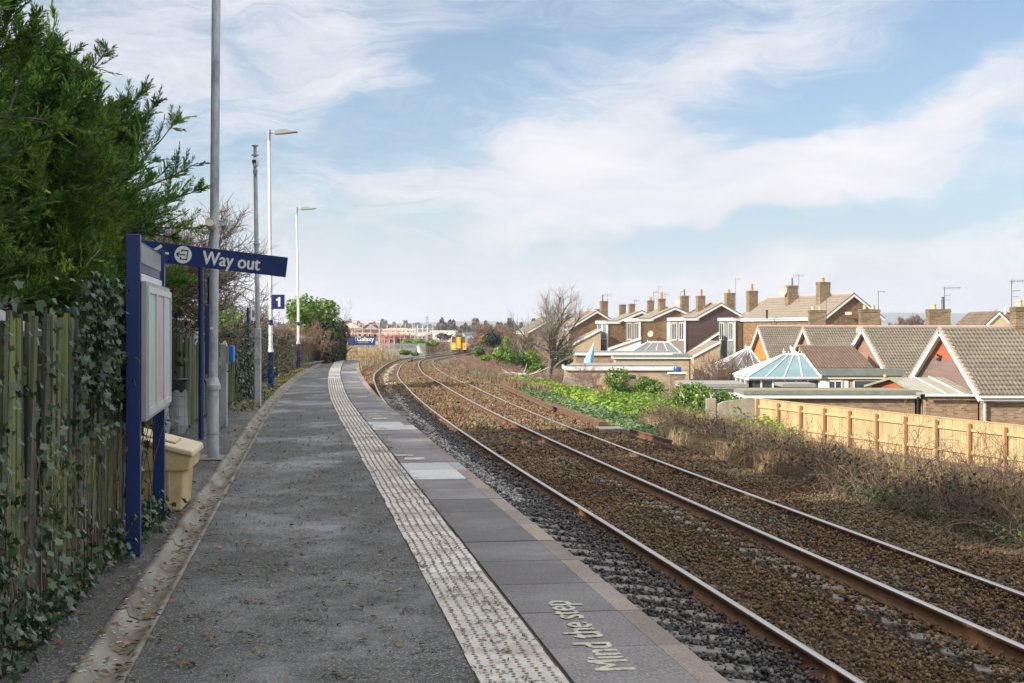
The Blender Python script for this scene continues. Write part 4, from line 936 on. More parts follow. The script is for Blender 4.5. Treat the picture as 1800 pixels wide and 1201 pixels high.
def bag_bin():
    p=P(312,690,21.6); o=Vector((p.x,21.6,0)); t=thing('waste_bag_stand','clear waste sack hanging from a black ring stand by the fence','litter bin',o)
    b=MB(); b.lathe(o,[(.0,.86),(.15,.87),(.172,.86),(.172,.83),(.15,.82),(.145,.74),(.12,.66)],18); b.build('bin_ring',m_black,t,autosmooth=50)
    prof=[]; 
    b=MB(); n=22; vs=[];fs=[]
    rows=[(.125,.70),(.13,.6),(.12,.45),(.135,.3),(.14,.15),(.09,.03)]
    for r,z in rows:
        for k in range(n): 
            a=6.2832*k/n; rr=r*(1+.10*math.sin(5*a+z*4)+.06*math.sin(11*a-z*9)); vs.append((o.x+rr*math.cos(a),o.y+rr*math.sin(a),z))
    for i in range(len(rows)-1):
        for k in range(n): fs.append((i*n+k,i*n+(k+1)%n,(i+1)*n+(k+1)%n,(i+1)*n+k))
    b.add(vs,fs); b.build('waste_bag',m_bag,t,smooth=True)
    b=MB(); b.tube([o+Vector((-.20,.06,0)),o+Vector((-.20,.06,.86))],.02,8); b.build('stand_post',m_galv,t)
    b=MB()
    for z in (.15,.3,.45,.6): b.tube([o+Vector((.16*math.cos(a),.16*math.sin(a),z)) for a in [6.2832*k/16 for k in range(17)]],.004,4)
    for k in range(10): a=6.2832*k/10; b.tube([o+Vector((.16*math.cos(a),.16*math.sin(a),.02)),o+Vector((.16*math.cos(a),.16*math.sin(a),.68))],.004,4)
    b.build('wire_cage',m_grey,t)
    # second pale sack slumped against it
    q=Vector((o.x-.18,21.1,0)); b=MB(); vs=[];fs=[]; rows=[(.14,.02),(.17,.2),(.16,.42),(.12,.6),(.05,.7)]
    for r,z in rows:
        for k in range(n):
            a=6.2832*k/n; rr=r*(1+.12*math.sin(4*a+z*6)+.07*math.sin(9*a-z*8)); vs.append((q.x+rr*math.cos(a),q.y+rr*math.sin(a),z))
    for i in range(len(rows)-1):
        for k in range(n): fs.append((i*n+k,i*n+(k+1)%n,(i+1)*n+(k+1)%n,(i+1)*n+k))
    b.add(vs,fs); b.v=b.v
    tag(b.build('waste_sack',m_bag,origin=q,smooth=True),'pale plastic sack bulging out beside the poster board','sack')
bag_bin()
def tall_pole():
    o=Vector((-3.76,17.9,0)); t=thing('tall_pole','tall galvanised pole carrying two small horn loudspeakers','pole',o)
    lx=.05; b=MB(); b.tube([o,o+Vector((0,0,.86))],.073,20); b.lathe(o,[(.078,.86),(.092,.865),(.092,.92),(.085,.93),(.058,1.02)],20)
    b.build('pole_base',m_galv,t,autosmooth=30)
    b=MB(); b.tube([o+Vector((0,0,.98)),o+Vector((lx,0,7.6))],[.058,.054],20); b.build('pole_shaft',m_galv,t,autosmooth=30)
    b=MB(); b.lathe(o,[(.079,.30),(.0795,.31),(.079,.315)],20); b.build('pole_band',m_grey,t)
    for (px,r,l,dy,dx) in ((378,.062,.16,-.12,-.02),(391,.035,.12,.06,.10)):
        c=Vector((o.x+.02+dx,17.9+dy,P(378,396,17.9).z)); M=Matrix.Rotation(R(68),4,'X')@Matrix.Rotation(0,4,'Z')
        b=MB(); b.lathe(c,[(r*.72,-l*.5),(r*.98,-l*.35),(r,l*.5),(r*.93,l*.52),(r*.9,l*.44)],18,M=M); sp=b.build('loudspeaker',m_ucream if r>.05 else m_grey,t,autosmooth=40)
        b=MB(); b.tube([c+Vector((0,.02,.05)),Vector((o.x+.02,17.9,c.z+.07))],.012,6); b.build('bracket',m_grey,sp)
    b=MB(); b.box((-.03,-.0575,1.62),(.01,-.054,1.645),M=Matrix.Translation(o)); b.build('number_plate',m_white,t)
    b=MB(); b.box((o.x-.35,17.6,-.0),(o.x+.16,18.25,.012)); tag(b.build('pole_plinth',m_conc),kind='structure')
tall_pole()
def call_post():
    o=Vector((-4.78,23.6,0)); t=thing('call_point','grey square post with a blue box on its side','call point',o)
    b=MB(); b.box((-.05,-.05,0),(.05,.05,1.36),M=Matrix.Translation(o)); b.add([o+Vector(p) for p in ((-.05,-.05,1.36),(.05,-.05,1.36),(.05,.05,1.36),(-.05,.05,1.36),(.02,0,1.43))],[(0,1,4),(1,2,4),(2,3,4),(3,0,4)]); b.build('post',m_galv,t)
    b=MB(); b.box((.05,-.06,1.05),(.10,.07,1.33),M=Matrix.Translation(o)); bx=b.build('back_plate',m_grey,t)
    b=MB(); b.box((.10,-.07,1.07),(.17,.08,1.34),M=Matrix.Translation(o)); b.build('blue_box',m_phone,t,bevel=.012)
    b=MB(); b.tube([o+Vector(p) for p in ((.13,0,1.07),(.13,0,.97),(.09,0,.92),(.05,0,.91))],.008,6); b.build('cable',m_black,t)
call_post()
def camera_pole():
    o=Vector((-5.27,29.5,0)); T=Matrix.Translation(o); t=thing('camera_pole','slim galvanised pole topped by two security cameras','camera pole',o)
    b=MB(); b.box((-.062,-.062,0),(.062,.062,1.62),M=T); b.box((-.07,-.07,.98),(.07,.07,1.01),M=T); b.build('pole_base',m_galv,t,bevel=.01)
    b=MB(); b.tube([o+Vector((-.0,0,1.62)),o+Vector((-.055,0,4.93))],[.05,.042],14); b.lathe(o+Vector((-.03,0,3.36)),[(.07,0),(.07,.03)],14); b.build('pole_shaft',m_galv,t,autosmooth=30)
    b=MB(); c=o+Vector((-.06,0,0)); b.lathe(c,[(.035,4.93),(.035,5.42)],12); b.lathe(c,[(.075,5.2),(.075,5.225)],12); b.lathe(c,[(.07,5.40),(.07,5.42)],12); b.build('pole_head',m_grey,t)
    b=MB(); b.lathe(c+Vector((.03,-.1,5.06)),[(.0,.10),(.05,.09),(.065,.03),(.065,-.06),(.05,-.09),(0,-.1)],14); ca=b.build('dome_camera',m_white,t,autosmooth=40)
    b=MB(); b.box((-.03,-.172,5.03),(.05,-.15,5.10),M=Matrix.Translation(c*1.0-Vector((0,0,0)))) ; b.build('camera_window',m_black,ca)
    b=MB(); b.lathe(c+Vector((.02,-.08,4.86)),[(0,.07),(.045,.05),(.05,0),(.035,-.05),(0,-.07)],12); b.build('turret_camera',m_grey,t,autosmooth=40)
camera_pole()
def lamp(px,py,ptop,label,s=1.0,wr=1.0):
    g=G(px,py); top=P(px,ptop,g.y).z; dx=P(px-3,0,g.y).x-g.x
    t=thing('lamp_column',label,'lamp column',g,'white lamp columns on the platform'); o=g
    b=MB(); b.tube([o,o+Vector((0,0,.98))],.085,16); b.box((-.05,-.1,.2),(.05,-.08,.75),M=Matrix.Translation(o)); b.lathe(o+Vector((.085,-.03,.30)),[(.02,0),(.02,.05)],8); b.build('column_base',m_blue,t,autosmooth=30)
    b=MB(); b.lathe(o,[(.086,.981),(.078,1.01),(.056,1.10),(.054,1.70)],16); b.lathe(o,[(.054,1.85),(.052,2.2)],16); b.tube([o+Vector((0,0,2.2)),o+Vector((dx,0,top))],[.052,.036],14); b.build('column_shaft',m_white,t,autosmooth=30)
    b=MB(); b.lathe(o,[(.056,1.70),(.056,1.85)],16); b.build('blue_band',m_blue,t)
    b=MB(); q=o+Vector((dx,0,top-o.z)); b.tube([q+Vector((.03,0,-.09)),q+Vector((.18,0,-.07))],.022,8); b.lathe(q,[(.042,-.30),(.042,0)],12); b.build('lamp_arm',m_grey,t)
    b=MB(); M=Matrix.Translation(q+Vector((.12,0,-.10)))
    b.prism([(0,-.09,0),(.03,-.09,.06),(.10,-.09,.09),(.22,-.09,.115),(.36,-.09,.11),(.44,-.09,.07),(.64,-.09,.06),(.64,-.09,.03),(.40,-.09,.0),(.22,-.09,-.02),(.05,-.09,-.03)],(0,.20,0),M=M); h=b.build('lamp_head',m_grey,t,bevel=.01)
    b=MB(); b.prism([(.40,-.07,-.004),(.62,-.07,.026),(.62,-.07,.022),(.40,-.07,-.008)],(0,.16,0),M=M); b.build('lamp_glass',m_alu,h)
    return t,o
l1,o1=lamp(476,683,228,'taller looking white lamp column with the platform number sign on it')
l2,o2=lamp(524.5,648,364,'second white lamp column, further along near the plank fence')
def number_sign():
    Y=o1.y-.09; t=thing('platform_number_sign','square blue sign with a white numeral one on the lamp column','sign',(o1.x+.05,Y,2.2))
    a=P(478,518,Y); c=P(500.5,543.5,Y); b=MB(); b.box((a.x,Y-.012,c.z),(c.x,Y,a.z)); p=b.build('sign_panel',m_blue,t,bevel=.002)
    g=MB(); g.add([(.075,0,0),(.135,0,0),(.135,.255,0),(.095,.255,0),(.075,.225,0),(.02,.20,0),(.02,.155,0),(.075,.175,0)],[tuple(range(8))]); me=bpy.data.meshes.new('numeral'); me.from_pydata(g.v,[],g.f); xs=[.0,.16]; ys=[0,.255]; w=.16; h=.255
    me.transform(Matrix.Translation(((a.x+c.x)/2-w/2-min(xs),Y-.0145,(a.z+c.z)/2-h/2-min(ys)))@Matrix.Rotation(R(90),4,'X')); link('numeral',me,m_cream,p)
    for z in (c.z+.03,a.z-.03):
        b=MB(); b.lathe(Vector((o1.x,o1.y,z)),[(.058,-.01),(.058,.01)],14); b.build('clamp_band',m_grey,t)
number_sign()
def small_sign():
    o=Vector((-6.1,33.0,0)); t=thing('notice_sign','small white notice on two slim blue posts by the ivy hedge','sign',o)
    b=MB(); b.tube([o,o+Vector((-.03,0,2.1))],.03,10); b.build('post',m_blue,t)
    b=MB(); q=o+Vector((-.03,1.0,0)); b.tube([q,q+Vector((0,0,2.08))],.03,10); b.build('post',m_blue,t)
    b=MB(); b.box((.03,-.0,1.8),(.05,1.0,2.12),M=frame(o,.08)); p=b.build('notice_panel',m_white,t)
    b=MB(); b.box((.0505,.2,1.88),(.053,.7,2.04),M=frame(o,.08)); b.build('notice_print',m_black,p)
small_sign()
def end_post():
    o=Vector((*off(70.8,edge_o(70.8)-1.05),0)); o=Vector((float(o[0]),float(o[1]),0)); t=thing('end_marker','small white diamond board on a dark post at the platform end','sign',o)
    b=MB(); b.tube([o,o+Vector((0,0,.55))],.045,8); b.build('post',m_blue,t)
    c=o+Vector((0,-.05,.75)); b=MB(); b.add([c+Vector((.24*math.cos(a),dy,.26*math.sin(a))) for dy in (0,-.02) for a in [6.2832*k/8 for k in range(8)]],[tuple(range(8)),tuple(range(8,16))[::-1]]+[(k,(k+1)%8,8+(k+1)%8,8+k) for k in range(8)]); b.build('marker_board',m_white,t)
end_post()
# fallen leaves, conifer clippings, moss on the footway
def litter():
    n=1300; y=4.6+26*rng.random(n)**1.7; u=rng.random(n); o=np.where(rng.random(n)<.45,gut_l(y)+rng.uniform(.02,.22,n),np.where(rng.random(n)<.5,gut_l(y)-rng.random(n)**2*.6,gut_o(y)+rng.random(n)**1.5*1.5)); X,Y=off(y,o)
    z=np.where((o>gut_l(y)+.03)&(o<gut_l(y)+.2),-.035,.012); lv=leaves(np.stack([X,Y,z],1),.055,np.tile([0,0,1.],(n,1)),.22,.55)
    tag(link('fallen_leaves',fast_mesh('fallen_leaves',*lv),m_litter),kind='stuff')
    n=1500; y=4.6+20*rng.random(n)**1.5; o=gut_o(y)+rng.random(n)**.9*2.0; X,Y=off(y,o); c=np.repeat(np.stack([X,Y,np.full(n,.008)],1),7,0)+rng.normal(0,.028,(7*n,3))*[1.6,.7,.08]
    lv=leaves(c,.042,np.tile([0,0,1.],(7*n,1)),.25,.22); tag(link('conifer_clippings',fast_mesh('conifer_clippings',*lv),leafm('clipping',[(.035,.05,.012),(.06,.075,.018),(.10,.075,.03),(.14,.10,.05)],3,0)),kind='stuff')
    n=5200; y=3.5+11*rng.random(n); o=gut_l(y)-.52+np.abs(rng.normal(0,.13,n))-.12; X,Y=off(y,o); lv=leaves(np.stack([X,Y,rng.uniform(0,.06,n)],1),.05,np.tile([0,0,1.],(n,1)),.5,.7)
    tag(link('fence_foot_litter',fast_mesh('fence_foot_litter',*lv),m_litter),kind='stuff')
    n=6000; y=29+34*rng.random(n); o=gut_l(y)-np.abs(rng.normal(0,.45,n)); X,Y=off(y,o); lv=leaves(np.stack([X,Y,rng.uniform(0,.03,n)],1),.05,np.tile([0,0,1.],(n,1)),.4,.8)
    tag(link('moss_and_leaves',fast_mesh('moss_and_leaves',*lv),leafm('moss',[(.10,.07,.02),(.14,.13,.02),(.20,.17,.03),(.24,.16,.06)],.8,0)),kind='stuff')
litter()
# ------------------------------------------------------------------ houses to the right
def tile_roof(name, mat, quads, parent, tw=.17, row=.40, wave=.065, step=.06, spc=5):
    """each quad: eave left, eave right, ridge right, ridge left. Real courses with a rolled profile."""
    parts=[]
    for A,B,C,D in quads:
        A,B,C,D=[np.array(q,float) for q in (A,B,C,D)]
        W=np.linalg.norm(B-A); H=(np.linalg.norm(D-A)+np.linalg.norm(C-B))/2; nt=max(2,int(round(W/tw))); nr=max(2,int(round(H/row))); nx=nt*spc+1
        n=np.cross(B-A,D-A); n/=np.linalg.norm(n); u=np.linspace(0,1,nx); wv=wave*np.abs(np.sin(np.arange(nx)%spc/spc*np.pi))**.8
        for r in range(nr):
            jt=rng.normal(0,.004,nx)
            v0,v1=r/nr,(r+1.04)/nr
            L0=(A*(1-v0)+D*v0); R0=(B*(1-v0)+C*v0); L1=(A*(1-v1)+D*v1); R1=(B*(1-v1)+C*v1)
            p0=L0+(R0-L0)*u[:,None]; p1=L1+(R1-L1)*u[:,None]
            a=p0+n*0; b=p0+n*(step+wv+jt)[:,None]; c=p1+n*(wv*.9)[:,None]
            V=np.concatenate([a,b,c]); i=np.arange(nx-1)
            parts.append((V,np.concatenate([np.stack([i,i+1,i+nx+1,i+nx],1),np.stack([i+nx,i+nx+1,i+2*nx+1,i+2*nx],1)])))
    v,f=merge(parts); return link(name,fast_mesh(name,v,f),mat,parent)
def chimney(parent,x,y,z0,z1,w,d,pots=((-.2,'t'),(.2,'t')),ang=0,mat=None,flash=True,cap=True):
    M=frame((x,y,0),ang); b=MB(); b.box((-w/2,-d/2,z0),(w/2,d/2,z1),M=M); b.box((-w/2-.035,-d/2-.035,z1-.16),(w/2+.035,d/2+.035,z1-.04),M=M)
    c=b.build('chimney',mat or m_bwc,parent)
    if cap: b=MB(); b.box((-w/2-.02,-d/2-.02,z1+.001),(w/2+.02,d/2+.02,z1+.05),M=M); b.build('chimney_cap',m_conc,c)
    for ox,k in pots:
        b=MB(); r=.13 if k!='s' else .09; h={'t':.38,'b':.28,'s':.55,'k':.5}[k]
        q=M@Vector((ox*w,0,z1+.05)); b.lathe(q,[(r*1.08,0),(r,.05),(r*.9,h-.06),(r*1.05,h-.05),(r*1.05,h),(r*.8,h),(r*.75,h-.1)],14)
        if k in 'sk': b.lathe(q,[(r*.7,h),(r*.7,h+.12),(r*1.3,h+.13),(r*1.3,h+.17)],12)
        b.build('chimney_pot',{'t':m_pot,'b':m_potb,'s':m_metal,'k':m_pot}[k],c,autosmooth=40)
    if flash:
        b=MB(); b.box((-w/2-.03,-d/2-.03,z0),(w/2+.03,d/2+.03,z0+(z1-z0)*.12+.1),M=M); b.build('flashing',m_lead,c)
    return c
def aerial(parent,x,y,z0,z1,style=0,L=.9):
    b=MB(); b.tube([(x,y,z0),(x,y,z1)],.022,6)
    if style==0:
        b.tube([(x-.1,y,z1-.05),(x+L,y+.1,z1-.02)],.014,5)
        for k in range(7):
            u=x+.05+k*L/7; h=.30-.02*k; b.tube([(u,y+.05-h,z1-.04),(u,y+.05+h,z1-.04)],.008,4); b.tube([(u,y+.05,z1-.04-h*.45),(u,y+.05,z1-.04+h*.45)],.007,4)
        b.tube([(x,y,z1-.5),(x+.4,y,z1-.46)],.012,5); b.tube([(x+.05,y,z1-.75),(x+.35,y,z1-.75)],.010,5)
    elif style==1:
        b.tube([(x-.05,y,z1-.03),(x+.45,y,z1-.03)],.016,5); b.tube([(x+.42,y,z1-.12),(x+.42,y,z1+.05)],.012,4)
    else:
        b.tube([(x-.5,y,z1-.1),(x+.5,y+.1,z1-.1)],.012,5)
        for k in range(6): u=x-.5+k*.2; b.tube([(u,y,z1-.32),(u,y,z1+.12)],.008,4)
    return b.build('aerial',m_metal,parent)
def dish(parent,c,r=.3,face=(-.7,-.7,.25)):
    f=Vector(face).normalized(); Q=f.to_track_quat('Z','Y').to_matrix().to_4x4(); b=MB()
    b.lathe(Vector(c),[(.02,-.09),(r*.5,-.06),(r*.85,-.01),(r,.03),(r*.98,.035),(r*.8,.0),(r*.45,-.04),(.01,-.07)],18,M=Q); b.tube([Vector(c)-f*.05,Vector(c)+f*.3+Vector((0,0,-.12))],.012,5)
    return b.build('satellite_dish',surf('dish_%d'%len(bpy.data.materials),(.42,.36,.31),(.36,.27,.2),6,.6),parent,autosmooth=40)
def window(parent,M,x0,x1,z0,z1,n=2,fm=None,t=.06,y=0,gm=None):
    """window in the local plane y=0 facing -y"""
    b=MB(); w=.06
    for a,c in (((x0,z0),(x1,z0+w)),((x0,z1-w),(x1,z1)),((x0,z0+w),(x0+w,z1-w)),((x1-w,z0+w),(x1,z1-w))): b.box((a[0],y-t,a[1]),(c[0],y+.0,c[1]),M=M)
    for k in range(1,n): u=x0+(x1-x0)*k/n; b.box((u-w*.45,y-t*.9,z0+w),(u+w*.45,y+.0,z1-w),M=M)
    f=b.build('window',fm or m_upvc,parent); b=MB(); b.box((x0+w,y-t*.45,z0+w),(x1-w,y-t*.2,z1-w),M=M); b.build('pane',gm or m_glassd,f)
    b=MB(); b.box((x0-.05,y-t-.05,z0-.06),(x1+.05,y,z0-.004),M=M); b.build('sill',fm or m_upvc,f); return f
def chalet(label,X0,Yn,Yf,X1,ze,zr,clad,tile,zg=-3.4,brick=None,over=.35,verge=None,group=None,clad2=None,bary=.22):
    Ym=(Yn+Yf)/2; t=thing('bungalow',label,'house',(X0,Yn,zg),'steep gabled bungalows beyond the new fence')
    b=MB(); b.prism([(X0,Yn,zg),(X0,Yn,ze),(X0,Ym,zr-.12),(X0,Yf,ze),(X0,Yf,zg)],(X1-X0,0,0)); b.build('wall',brick or m_bwg,t)
    k=(zr-ze)/(Ym-Yn); o=.25
    e0=(Yn-o,ze-o*k); e1=(Yf+o,ze-o*k); xl=X0-over
    tile_roof('roof',tile,[((xl,e0[0],e0[1]),(X1,e0[0],e0[1]),(X1,Ym,zr),(xl,Ym,zr)),((X1,e1[0],e1[1]),(xl,e1[0],e1[1]),(xl,Ym,zr),(X1,Ym,zr))],t)
    b=MB(); 
    for i in range(int((X1-xl)/.42)):
        x=xl+i*.42; b.tube([(x,Ym,zr+.0),(x+.41,Ym,zr+.005)],[.125,.118],10)
    b.build('ridge_tiles',verge or m_verge,t)
    # verge tiles and white barge boards on both slopes
    for (ya,za,sg) in ((e0[0],e0[1],1),(e1[0],e1[1],-1)):
        d=Vector((0,Ym-ya,zr-za)); n=Vector((0,-d.z*1,d.y)) if d.y>0 else Vector((0,d.z,-d.y)); n.normalize()
        p=Vector((xl-.03,ya,za)); b=MB(); nseg=max(3,int(d.length/.33))
        for i in range(nseg):
            a=p+d*(i/nseg); c=p+d*((i+.97)/nseg); b.prism([a+n*-.03,a+n*.085,c+n*.06,c+n*-.03],(.17,0,0))
        b.build('verge',verge or m_verge,t)
        b=MB(); q=Vector((xl-.012,ya,za)); b.prism([q+n*-.035,q+d+n*-.035,q+d+n*(-.035-bary*1.2),q+n*(-.035-bary*1.2)],(.03,0,0)); b.build('barge_board',m_upvc,t)
        b=MB(); b.prism([q+n*-.045+Vector((.03,0,0)),q+d+n*-.045+Vector((.03,0,0)),q+d+n*-.06+Vector((.03,0,0)),q+n*-.06+Vector((.03,0,0))],(over-.03,0,0)); b.build('soffit',m_upvc,t)
    b=MB(); zc=ze+.02
    b.add([(X0-.03,Yn+.05,zc),(X0-.03,Yf-.05,zc),(X0-.03,Ym,zr-.15),(X0,Yn+.05,zc),(X0,Yf-.05,zc),(X0,Ym,zr-.15)],[(0,1,2),(0,2,5,3),(1,4,5,2),(0,3,4,1)])
    b.build('gable_cladding',clad,t)
    if clad2:
        zz=ze+(zr-ze)*.47; yy=(zz-ze)/k; b=MB(); b.add([(X0-.05,Yn+.1,zc),(X0-.05,Yf-.1,zc),(X0-.05,Yf-yy-.05,zz),(X0-.05,Yn+yy+.05,zz),(X0-.032,Yn+.1,zc),(X0-.032,Yf-.1,zc),(X0-.032,Yf-yy-.05,zz),(X0-.032,Yn+yy+.05,zz)],[(0,1,2,3),(3,2,6,7),(0,3,7,4),(1,5,6,2)]); b.build('lower_cladding',clad2,t)
    b=MB(); b.box((xl,e0[0]-.03,e0[1]-.22),(X1,e0[0]+.0,e0[1]-.02)); b.build('fascia',m_upvc,t)
    b=MB(); b.tube([(xl,e0[0]-.09,e0[1]-.06),(X1,e0[0]-.09,e0[1]-.06)],.055,8); b.build('gutter',m_upvc,t)
    return t
m_dboard=cladm('weathered_dark_boards',(.16,.10,.085),(.22,.15,.13),.22)
hA=chalet('nearest bungalow with red and dark boarded gable beside the plastic lean-to roof',19.6,58.8,69.4,31,-1.05,1.62,m_cred,m_tile,clad2=m_dboard)
h2=chalet('bungalow with a pinkish tiled gable behind the white windowed extension',20.9,77.6,89.7,30,-1.05,1.64,m_cpink,m_tile)
h3=chalet('bungalow whose small gable peeps over the brown extension roof',20.5,93,104.2,29.5,-1.05,1.66,m_cpink,m_tile,brick=m_bwr)
h4=chalet('bungalow with an orange boarded gable behind the conservatories',20.5,111.1,122.3,26.8,-1.05,1.70,m_corg,m_tile)
def house_bits():
    p=P(1649,545,84); chimney(h2,p.x,84,.4,p.z,1.25,.75,((-.2,'b'),(.22,'s')))
    a=P(1662,505,84); aerial(h2,a.x,84.2,p.z-.5,a.z,0,1.0)
    p=P(1528,545,99); chimney(h3,p.x,99,.6,p.z,1.32,.75,((-.24,'b'),(.2,'b'))); a=P(1546,512,99); aerial(h3,a.x,99.3,.9,a.z,1)
    dish(h3,P(1512,580,92.0),.30)
    p=P(1436,546,117); chimney(h4,p.x,117,.6,p.z,1.3,.75,((-.24,'b'),(.2,'b'))); a=P(1454.5,520,117); aerial(h4,a.x,117.4,.8,a.z,1,)
    p=P(1800,541,64); chimney(hA,p.x,64,.6,p.z,1.0,.75,((-.2,'b'),)); a=P(1785,492,64); aerial(hA,a.x,64.5,.9,a.z,0,.8)
    # red gable: black bird-like bracket and pale vent
    p=P(1663,629,64.5); b=MB()
    for k in range(16): 
        d=Vector((random.uniform(-.05,.02),random.uniform(-.28,.28),random.uniform(-.12,.12))); c=Vector((19.52,65.0,p.z))+d; b.box(c-Vector((.03,.06,.03)),c+Vector((.03,.06,.03)))
    b.build('floodlight',m_black,hA)
    b=MB(); b.box((19.50,64.3,1.0),(19.56,64.6,1.33)); b.build('vent',m_ucream,hA)
    b=MB(); b.box((20.40,115.9,.95),(20.46,116.4,1.35)); b.build('vent',m_upvc,h4)
    b=MB(); b.box((27.2,80.2,-.05),(28.3,81.2,.05),M=Matrix.Rotation(0,4,'X')); 
    # roof window on the second bungalow
    k=(1.64+1.05)/6.05; Q=Matrix.Translation((24.5,80.6,-1.05+k*3.0+.12))@Matrix.Rotation(math.atan(k),4,'X'); b=MB(); b.box((-.45,-.6,0),(.45,.6,.06),M=Q); f=b.build('roof_window',m_metal,h2); b=MB(); b.box((-.37,-.52,.061),(.37,.52,.066),M=Q); b.build('pane',m_bglass,f)
    b=MB(); b.tube([(19.50,58.68,-1.2),(19.50,58.68,-3.2)],.045,8); b.build('downpipe',m_upvc,hA)
house_bits()
def extension2():   # white-windowed extension of the second bungalow
    X0,X1,Y0,Y1=16.3,20.85,76.3,83.0; zt=1.65-73*76.3/2500; t=thing('house_extension','cream extension with brown tiled roof, green felt edge and two white windows','house extension',(X0,Y0,-3.4))
    b=MB(); b.box((X0,Y0,-3.4),(X1,Y1,zt-.55)); b.build('wall',m_bwl,t)
    tile_roof('roof',m_tileb,[((X0-.15,Y0+.05,zt),(X1-1.4,Y0+.05,zt),(X1-1.1,Y0+6.2,zt+1.12),(X0+.3,Y0+6.2,zt+1.12))],t)
    b=MB(); b.box((X0-.2,Y0-.25,zt-.38),(X1+.1,Y0+.25,zt+.0)); b.build('felt_edge',m_felt,t)
    b=MB(); b.box((X0-.1,Y0-.16,zt-.55),(X1+.05,Y0+.1,zt-.385)); b.build('fascia',m_ucream,t)
    b=MB(); b.prism([(X0-.18,Y0+.1,zt),(X0-.18,Y0+6.2,zt+1.15),(X0-.18,Y0+6.2,zt+.9),(X0-.18,Y0+.1,zt-.2)],(.04,0,0)); b.build('barge_board',m_upvc,t)
    b=MB(); b.box((X0+.2,Y0+6.1,zt+1.1),(X1-1.1,Y0+6.35,zt+1.2)); b.build('ridge_tiles',m_verge,t)
    b=MB(); b.prism([(X0+.35,Y0+6.0,zt-.5),(X1-1.2,Y0+6.0,zt-.5),(X1-1.2,Y0+6.0,zt+1.08),(X0+.35,Y0+6.0,zt+1.08)],(0,.3,0)); b.build('rear_wall',m_bwl,t)
    M=frame((0,Y0,0),0); zz=lambda py:1.65-(py-575)*Y0/2500; xx=lambda px:(px-900)*Y0/2500
    b=MB(); b.box((xx(1441),Y0-.05,zz(688)),(xx(1491),Y0-.003,zz(667))); b.build('white_surround',m_upvc,t)
    window(t,M,xx(1455),xx(1480),zz(687),zz(669),2,y=-.055); window(t,M,xx(1500),xx(1557),zz(686),zz(668),1)
    for px in (1443,1556): b=MB(); c=P(px,661,Y0-.3); b.lathe(c,[(.0,-.08),(.09,-.06),(.1,.0),(.09,.07),(0,.08)],10); b.build('lantern',m_potb,t)
extension2()
def conservatory(label,x0,x1,y0,y1,zb,zt,rx0,rx1,gm,zg=-3.2,nbar=5):
    t=thing('conservatory',label,'conservatory',(x0,y0,zg)); ym=(y0+y1)/2
    b=MB(); b.box((x0+.05,y0+.05,zg),(x1,y1,zg+.8)); b.build('dwarf_wall',m_bwl,t)
    b=MB(); b.box((x0+.12,y0+.12,zg+.8),(x1,y1-.1,zb-.1)); b.build('side_glass',m_glassd,t)
    b=MB(); n=6
    for k in range(n+1): x=x0+.1+(x1-x0-.15)*k/n; b.box((x-.04,y0+.06,zg+.8),(x+.04,y0+.14,zb-.1))
    for k in range(4): y=y0+.1+(y1-y0-.2)*k/3; b.box((x0+.06,y-.04,zg+.8),(x0+.14,y+.04,zb-.1))
    b.box((x0,y0,zb-.14),(x1,y0+.14,zb)); b.box((x0,y0+.14,zb-.14),(x0+.14,y1,zb)); b.build('frame',m_upvc,t)
    A,B,C,D=[Vector(p) for p in ((x0-.05,y0-.05,zb),(x1,y0-.05,zb),(x1,y1,zb),(x0-.05,y1,zb))]; E=Vector((rx0,ym,zt)); G_=Vector((rx1,ym,zt))
    b=MB()
    for q in ((A,B,G_,E),(C,D,E,G_)): b.quad(*q)
    b.add([D,A,E],[(0,1,2)]); b.add([B,C,G_],[(0,1,2)]); b.build('roof_glazing',gm,t)
    b=MB(); up=Vector((0,0,.02))
    for p,q in ((A,E),(D,E),(B,G_),(C,G_)): b.tube([p+up,q+up],.045,6)
    for k in range(1,nbar): u=k/nbar; b.tube([A.lerp(B,u)+up,E.lerp(G_,u)+up],.032,6)
    for u in (.33,.66): b.tube([A.lerp(D,u)+up,E+up],.032,6)
    b.tube([E+up,G_+up],.06,8); b.build('glazing_bars',m_upvc,t)
    b=MB(); b.lathe(E,[(.06,0),(.03,.1),(.06,.16),(.02,.22),(.0,.42)],8)
    for k in range(6): p=E.lerp(G_,(k+.5)/6); b.tube([p,p+Vector((0,0,.2))],.02,5)
    b.build('cresting',m_upvc,t)
    b=MB(); b.tube([A+Vector((0,-.05,-.03)),B+Vector((0,-.05,-.03))],.05,6); b.build('gutter',m_upvc,t); return t
Yc=71.; conservatory('hipped conservatory with blue green glass roof and white bars',11.7,15.3,70.5,75,1.65-88*Yc/2500,1.65-49*73/2500,13.9,14.9,m_bglass,nbar=4)
conservatory('grey roofed conservatory below the orange gable',14.1,17.2,97,101.5,1.65-72*98/2500,1.65-39*99/2500,16.3,16.6,m_polyc)
conservatory('distant grey hipped conservatory with spiked white ridge',11.5,16.4,138,143,1.65-45*140/2500,1.65-27*141/2500,13.4,15.5,m_polyc,nbar=4)
def flatbox(name,label,cat,x0,x1,y0,y1,zt,zg,wall,fascia=.28,roofm=None,fm=None):
    t=thing(name,label,cat,(x0,y0,zg)); b=MB(); b.box((x0,y0,zg),(x1,y1,zt-fascia)); b.build('wall',wall,t)
    b=MB(); b.box((x0-.2,y0-.2,zt-fascia),(x1+.2,y1+.2,zt-.06)); b.build('fascia',fm or m_upvc,t)
    b=MB(); b.box((x0-.24,y0-.24,zt-(.058 if fascia>=.35 else .14)),(x1+.24,y1+.24,zt+.02)); b.build('roof',roofm or m_feltr,t); return t
